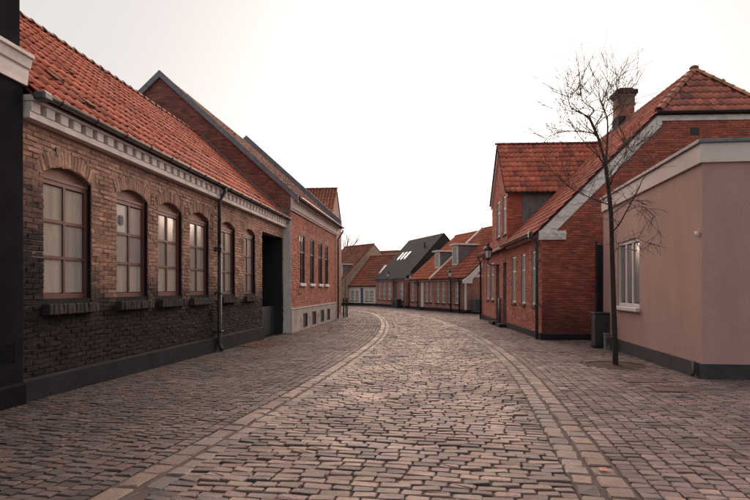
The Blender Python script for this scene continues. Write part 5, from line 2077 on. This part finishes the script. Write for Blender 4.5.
tb.limb_with_twigs([tp(607, 178), tp(620, 160, .4), tp(630, 148, .6), tp(642, 136, .7)], .018, .004, 16, .6, 1)
tb.limb_with_twigs([tp(612, 255), tp(620, 246, -.5), tp(634, 238, -.8), tp(650, 244, -1.0)], .014, .003, 10, .45, 1, .7)
trunk.build('trunk', 'bark', troot, smooth=True)
tb.limb.build('limbs', 'bark', troot, smooth=True)
tb.twig.build('twigs', 'twig', troot)
pit = empty('tree_pit', (PIT[0], PIT[1], Gf(PIT[1])))
tag(pit, 'round bed of dark soil around the foot of bare tree', 'tree pit')
sm = MB()
nn = 40
rings = [(0, .02), (.15, .016), (.35, .006), (.50, .0), (.57, -.01)]
sm.v.append((0, 0, .02))
for rr, zz in rings[1:]:
    for k in range(nn):
        a = 2 * math.pi * k / nn
        q = rr * (1 + rng.normal(0, .012))
        sm.v.append((q * math.cos(a), q * math.sin(a), zz + rng.normal(0, .004)))
for k in range(nn):
    sm.f.append((0, 1 + k, 1 + (k + 1) % nn))
for e in range(len(rings) - 2):
    for k in range(nn):
        sm.f.append((1 + e * nn + k, 1 + (e + 1) * nn + k, 1 + (e + 1) * nn + (k + 1) % nn, 1 + e * nn + (k + 1) % nn))
sm.build('soil', 'soil', pit, smooth=True)
rg = MB()
rg.v = []
for k in range(nn):
    a = 2 * math.pi * k / nn
    for rr, zz in ((.58, -.06), (.58, .006), (.615, .006), (.615, -.06)):
        rg.v.append((rr * math.cos(a), rr * math.sin(a), zz))
for k in range(nn):
    for e in range(3):
        rg.f.append((k * 4 + e, k * 4 + e + 1, ((k + 1) % nn) * 4 + e + 1, ((k + 1) % nn) * 4 + e))
rg.build('iron_ring', 'rusty_iron', pit)

# young staked tree on the little square
yt = empty('staked_sapling', (-1.75, 33.0, Gf(33)))
tag(yt, 'young bare sapling tied between two dark stakes beyond the tall brick house', 'tree')
for sx in (-.10, .10):
    MB().tube([(sx, 0, -.1), (sx, 0, 1.12)], .045, 8).build('stake', 'bark', yt)
MB().bbox(-.15, .15, -.02, .02, .92, 1.0, .006).build('cross_bar', 'bark', yt)
t2 = TreeBuilder(5)
sp_ = MB()
t2.curve([(0, .05, -.05), (.01, .05, .8), (-.01, .06, 1.6), (0, .05, 2.3)], .028, .012, sp_, 6)
sp_.build('trunk', 'bark', yt)
for i in range(7):
    t2.grow(Vector((0, .05, 1.3 + i * .15)), Vector((t2.r.gauss(0, 1), t2.r.gauss(0, 1), .9)), .7, .008, 1)
t2.twig.build('twigs', 'twig', yt)

# bare tree far behind the beige house
ft = empty('distant_tree', (-4.6, 92.0, Gf(90)))
tag(ft, 'pale distant bare tree rising above the beige house ridge', 'tree')
t3 = TreeBuilder(3)
tk = MB()
t3.curve([(0, 0, -.2), (.1, 0, 3), (0, .1, 6), (.1, 0, 8.2)], .28, .14, tk, 8)
tk.build('trunk', 'pale_twig', ft)
for i in range(9):
    a = i * 2.4
    t3.grow(Vector((.05, .05, 5.6 + i * .3)), Vector((math.cos(a), math.sin(a), 1.5)), 3.4, .10, 2)
t3.limb.build('limbs', 'pale_twig', ft)
if t3.twig.v:
    t3.twig.build('twigs', 'pale_twig', ft)


# fallen leaves that have drifted against the fronts and kerbs: too many to count
def leaf_drift(name, label, pts, zoff=.012):
    n = len(pts)
    base = np.array([(-.5, 0, 0), (-.15, -.32, .12), (.3, -.22, .05), (.5, 0, .14), (.3, .22, .02), (-.15, .30, .10)])
    V = np.repeat(base[None], n, 0) * rng.uniform(.035, .07, n)[:, None, None]
    a = rng.uniform(0, 6.28, n)
    x, y_ = V[:, :, 0].copy(), V[:, :, 1].copy()
    V[:, :, 0] = x * np.cos(a)[:, None] - y_ * np.sin(a)[:, None] + pts[:, 0][:, None]
    V[:, :, 1] = x * np.sin(a)[:, None] + y_ * np.cos(a)[:, None] + pts[:, 1][:, None]
    V[:, :, 2] += (G(pts[:, 1]) + zoff + rng.uniform(0, .01, n))[:, None]
    T_ = palette(n, [(.15, .072, .036), (.20, .10, .05), (.10, .055, .034), (.24, .14, .07)], [3, 2, 3, 1], .2)
    o = link(name, mass_mesh(name, V, [(0, 1, 2, 3, 4, 5)], T_, 'brick'), kind='stuff')
    o['label'] = label
    o['category'] = 'leaves'
    return o


lp = []
while len(lp) < 1700:
    yy = rng.uniform(10, 31)
    off = abs(rng.normal(0, .55)) + .08
    xx = -5.32 + .0971 * yy + off + (.27 if yy > 20.4 else 0)
    if noise2(xx * .8, yy * .5 + 5) > .42 and rng.random() < smoothstep(8, 19, yy):
        lp.append((xx, yy))
leaf_drift('fallen_leaves', 'brown fallen leaves drifted along the foot of the left-hand fronts', np.array(lp))
lp = []
while len(lp) < 420:
    yy = rng.uniform(9, 37)
    xx = float(XR(yy)) + rng.uniform(.1, 2.6)
    lim = (4.35 + .05 * yy) if 17.4 < yy < 31 else (4.2 + .13 * yy if 9 < yy < 15.5 else 99)
    if noise2(xx * .9 + 7, yy * .4) > .55 and xx < lim:
        lp.append((xx, yy))
leaf_drift('fallen_leaves', 'scattered brown fallen leaves on the right-hand pavement', np.array(lp))
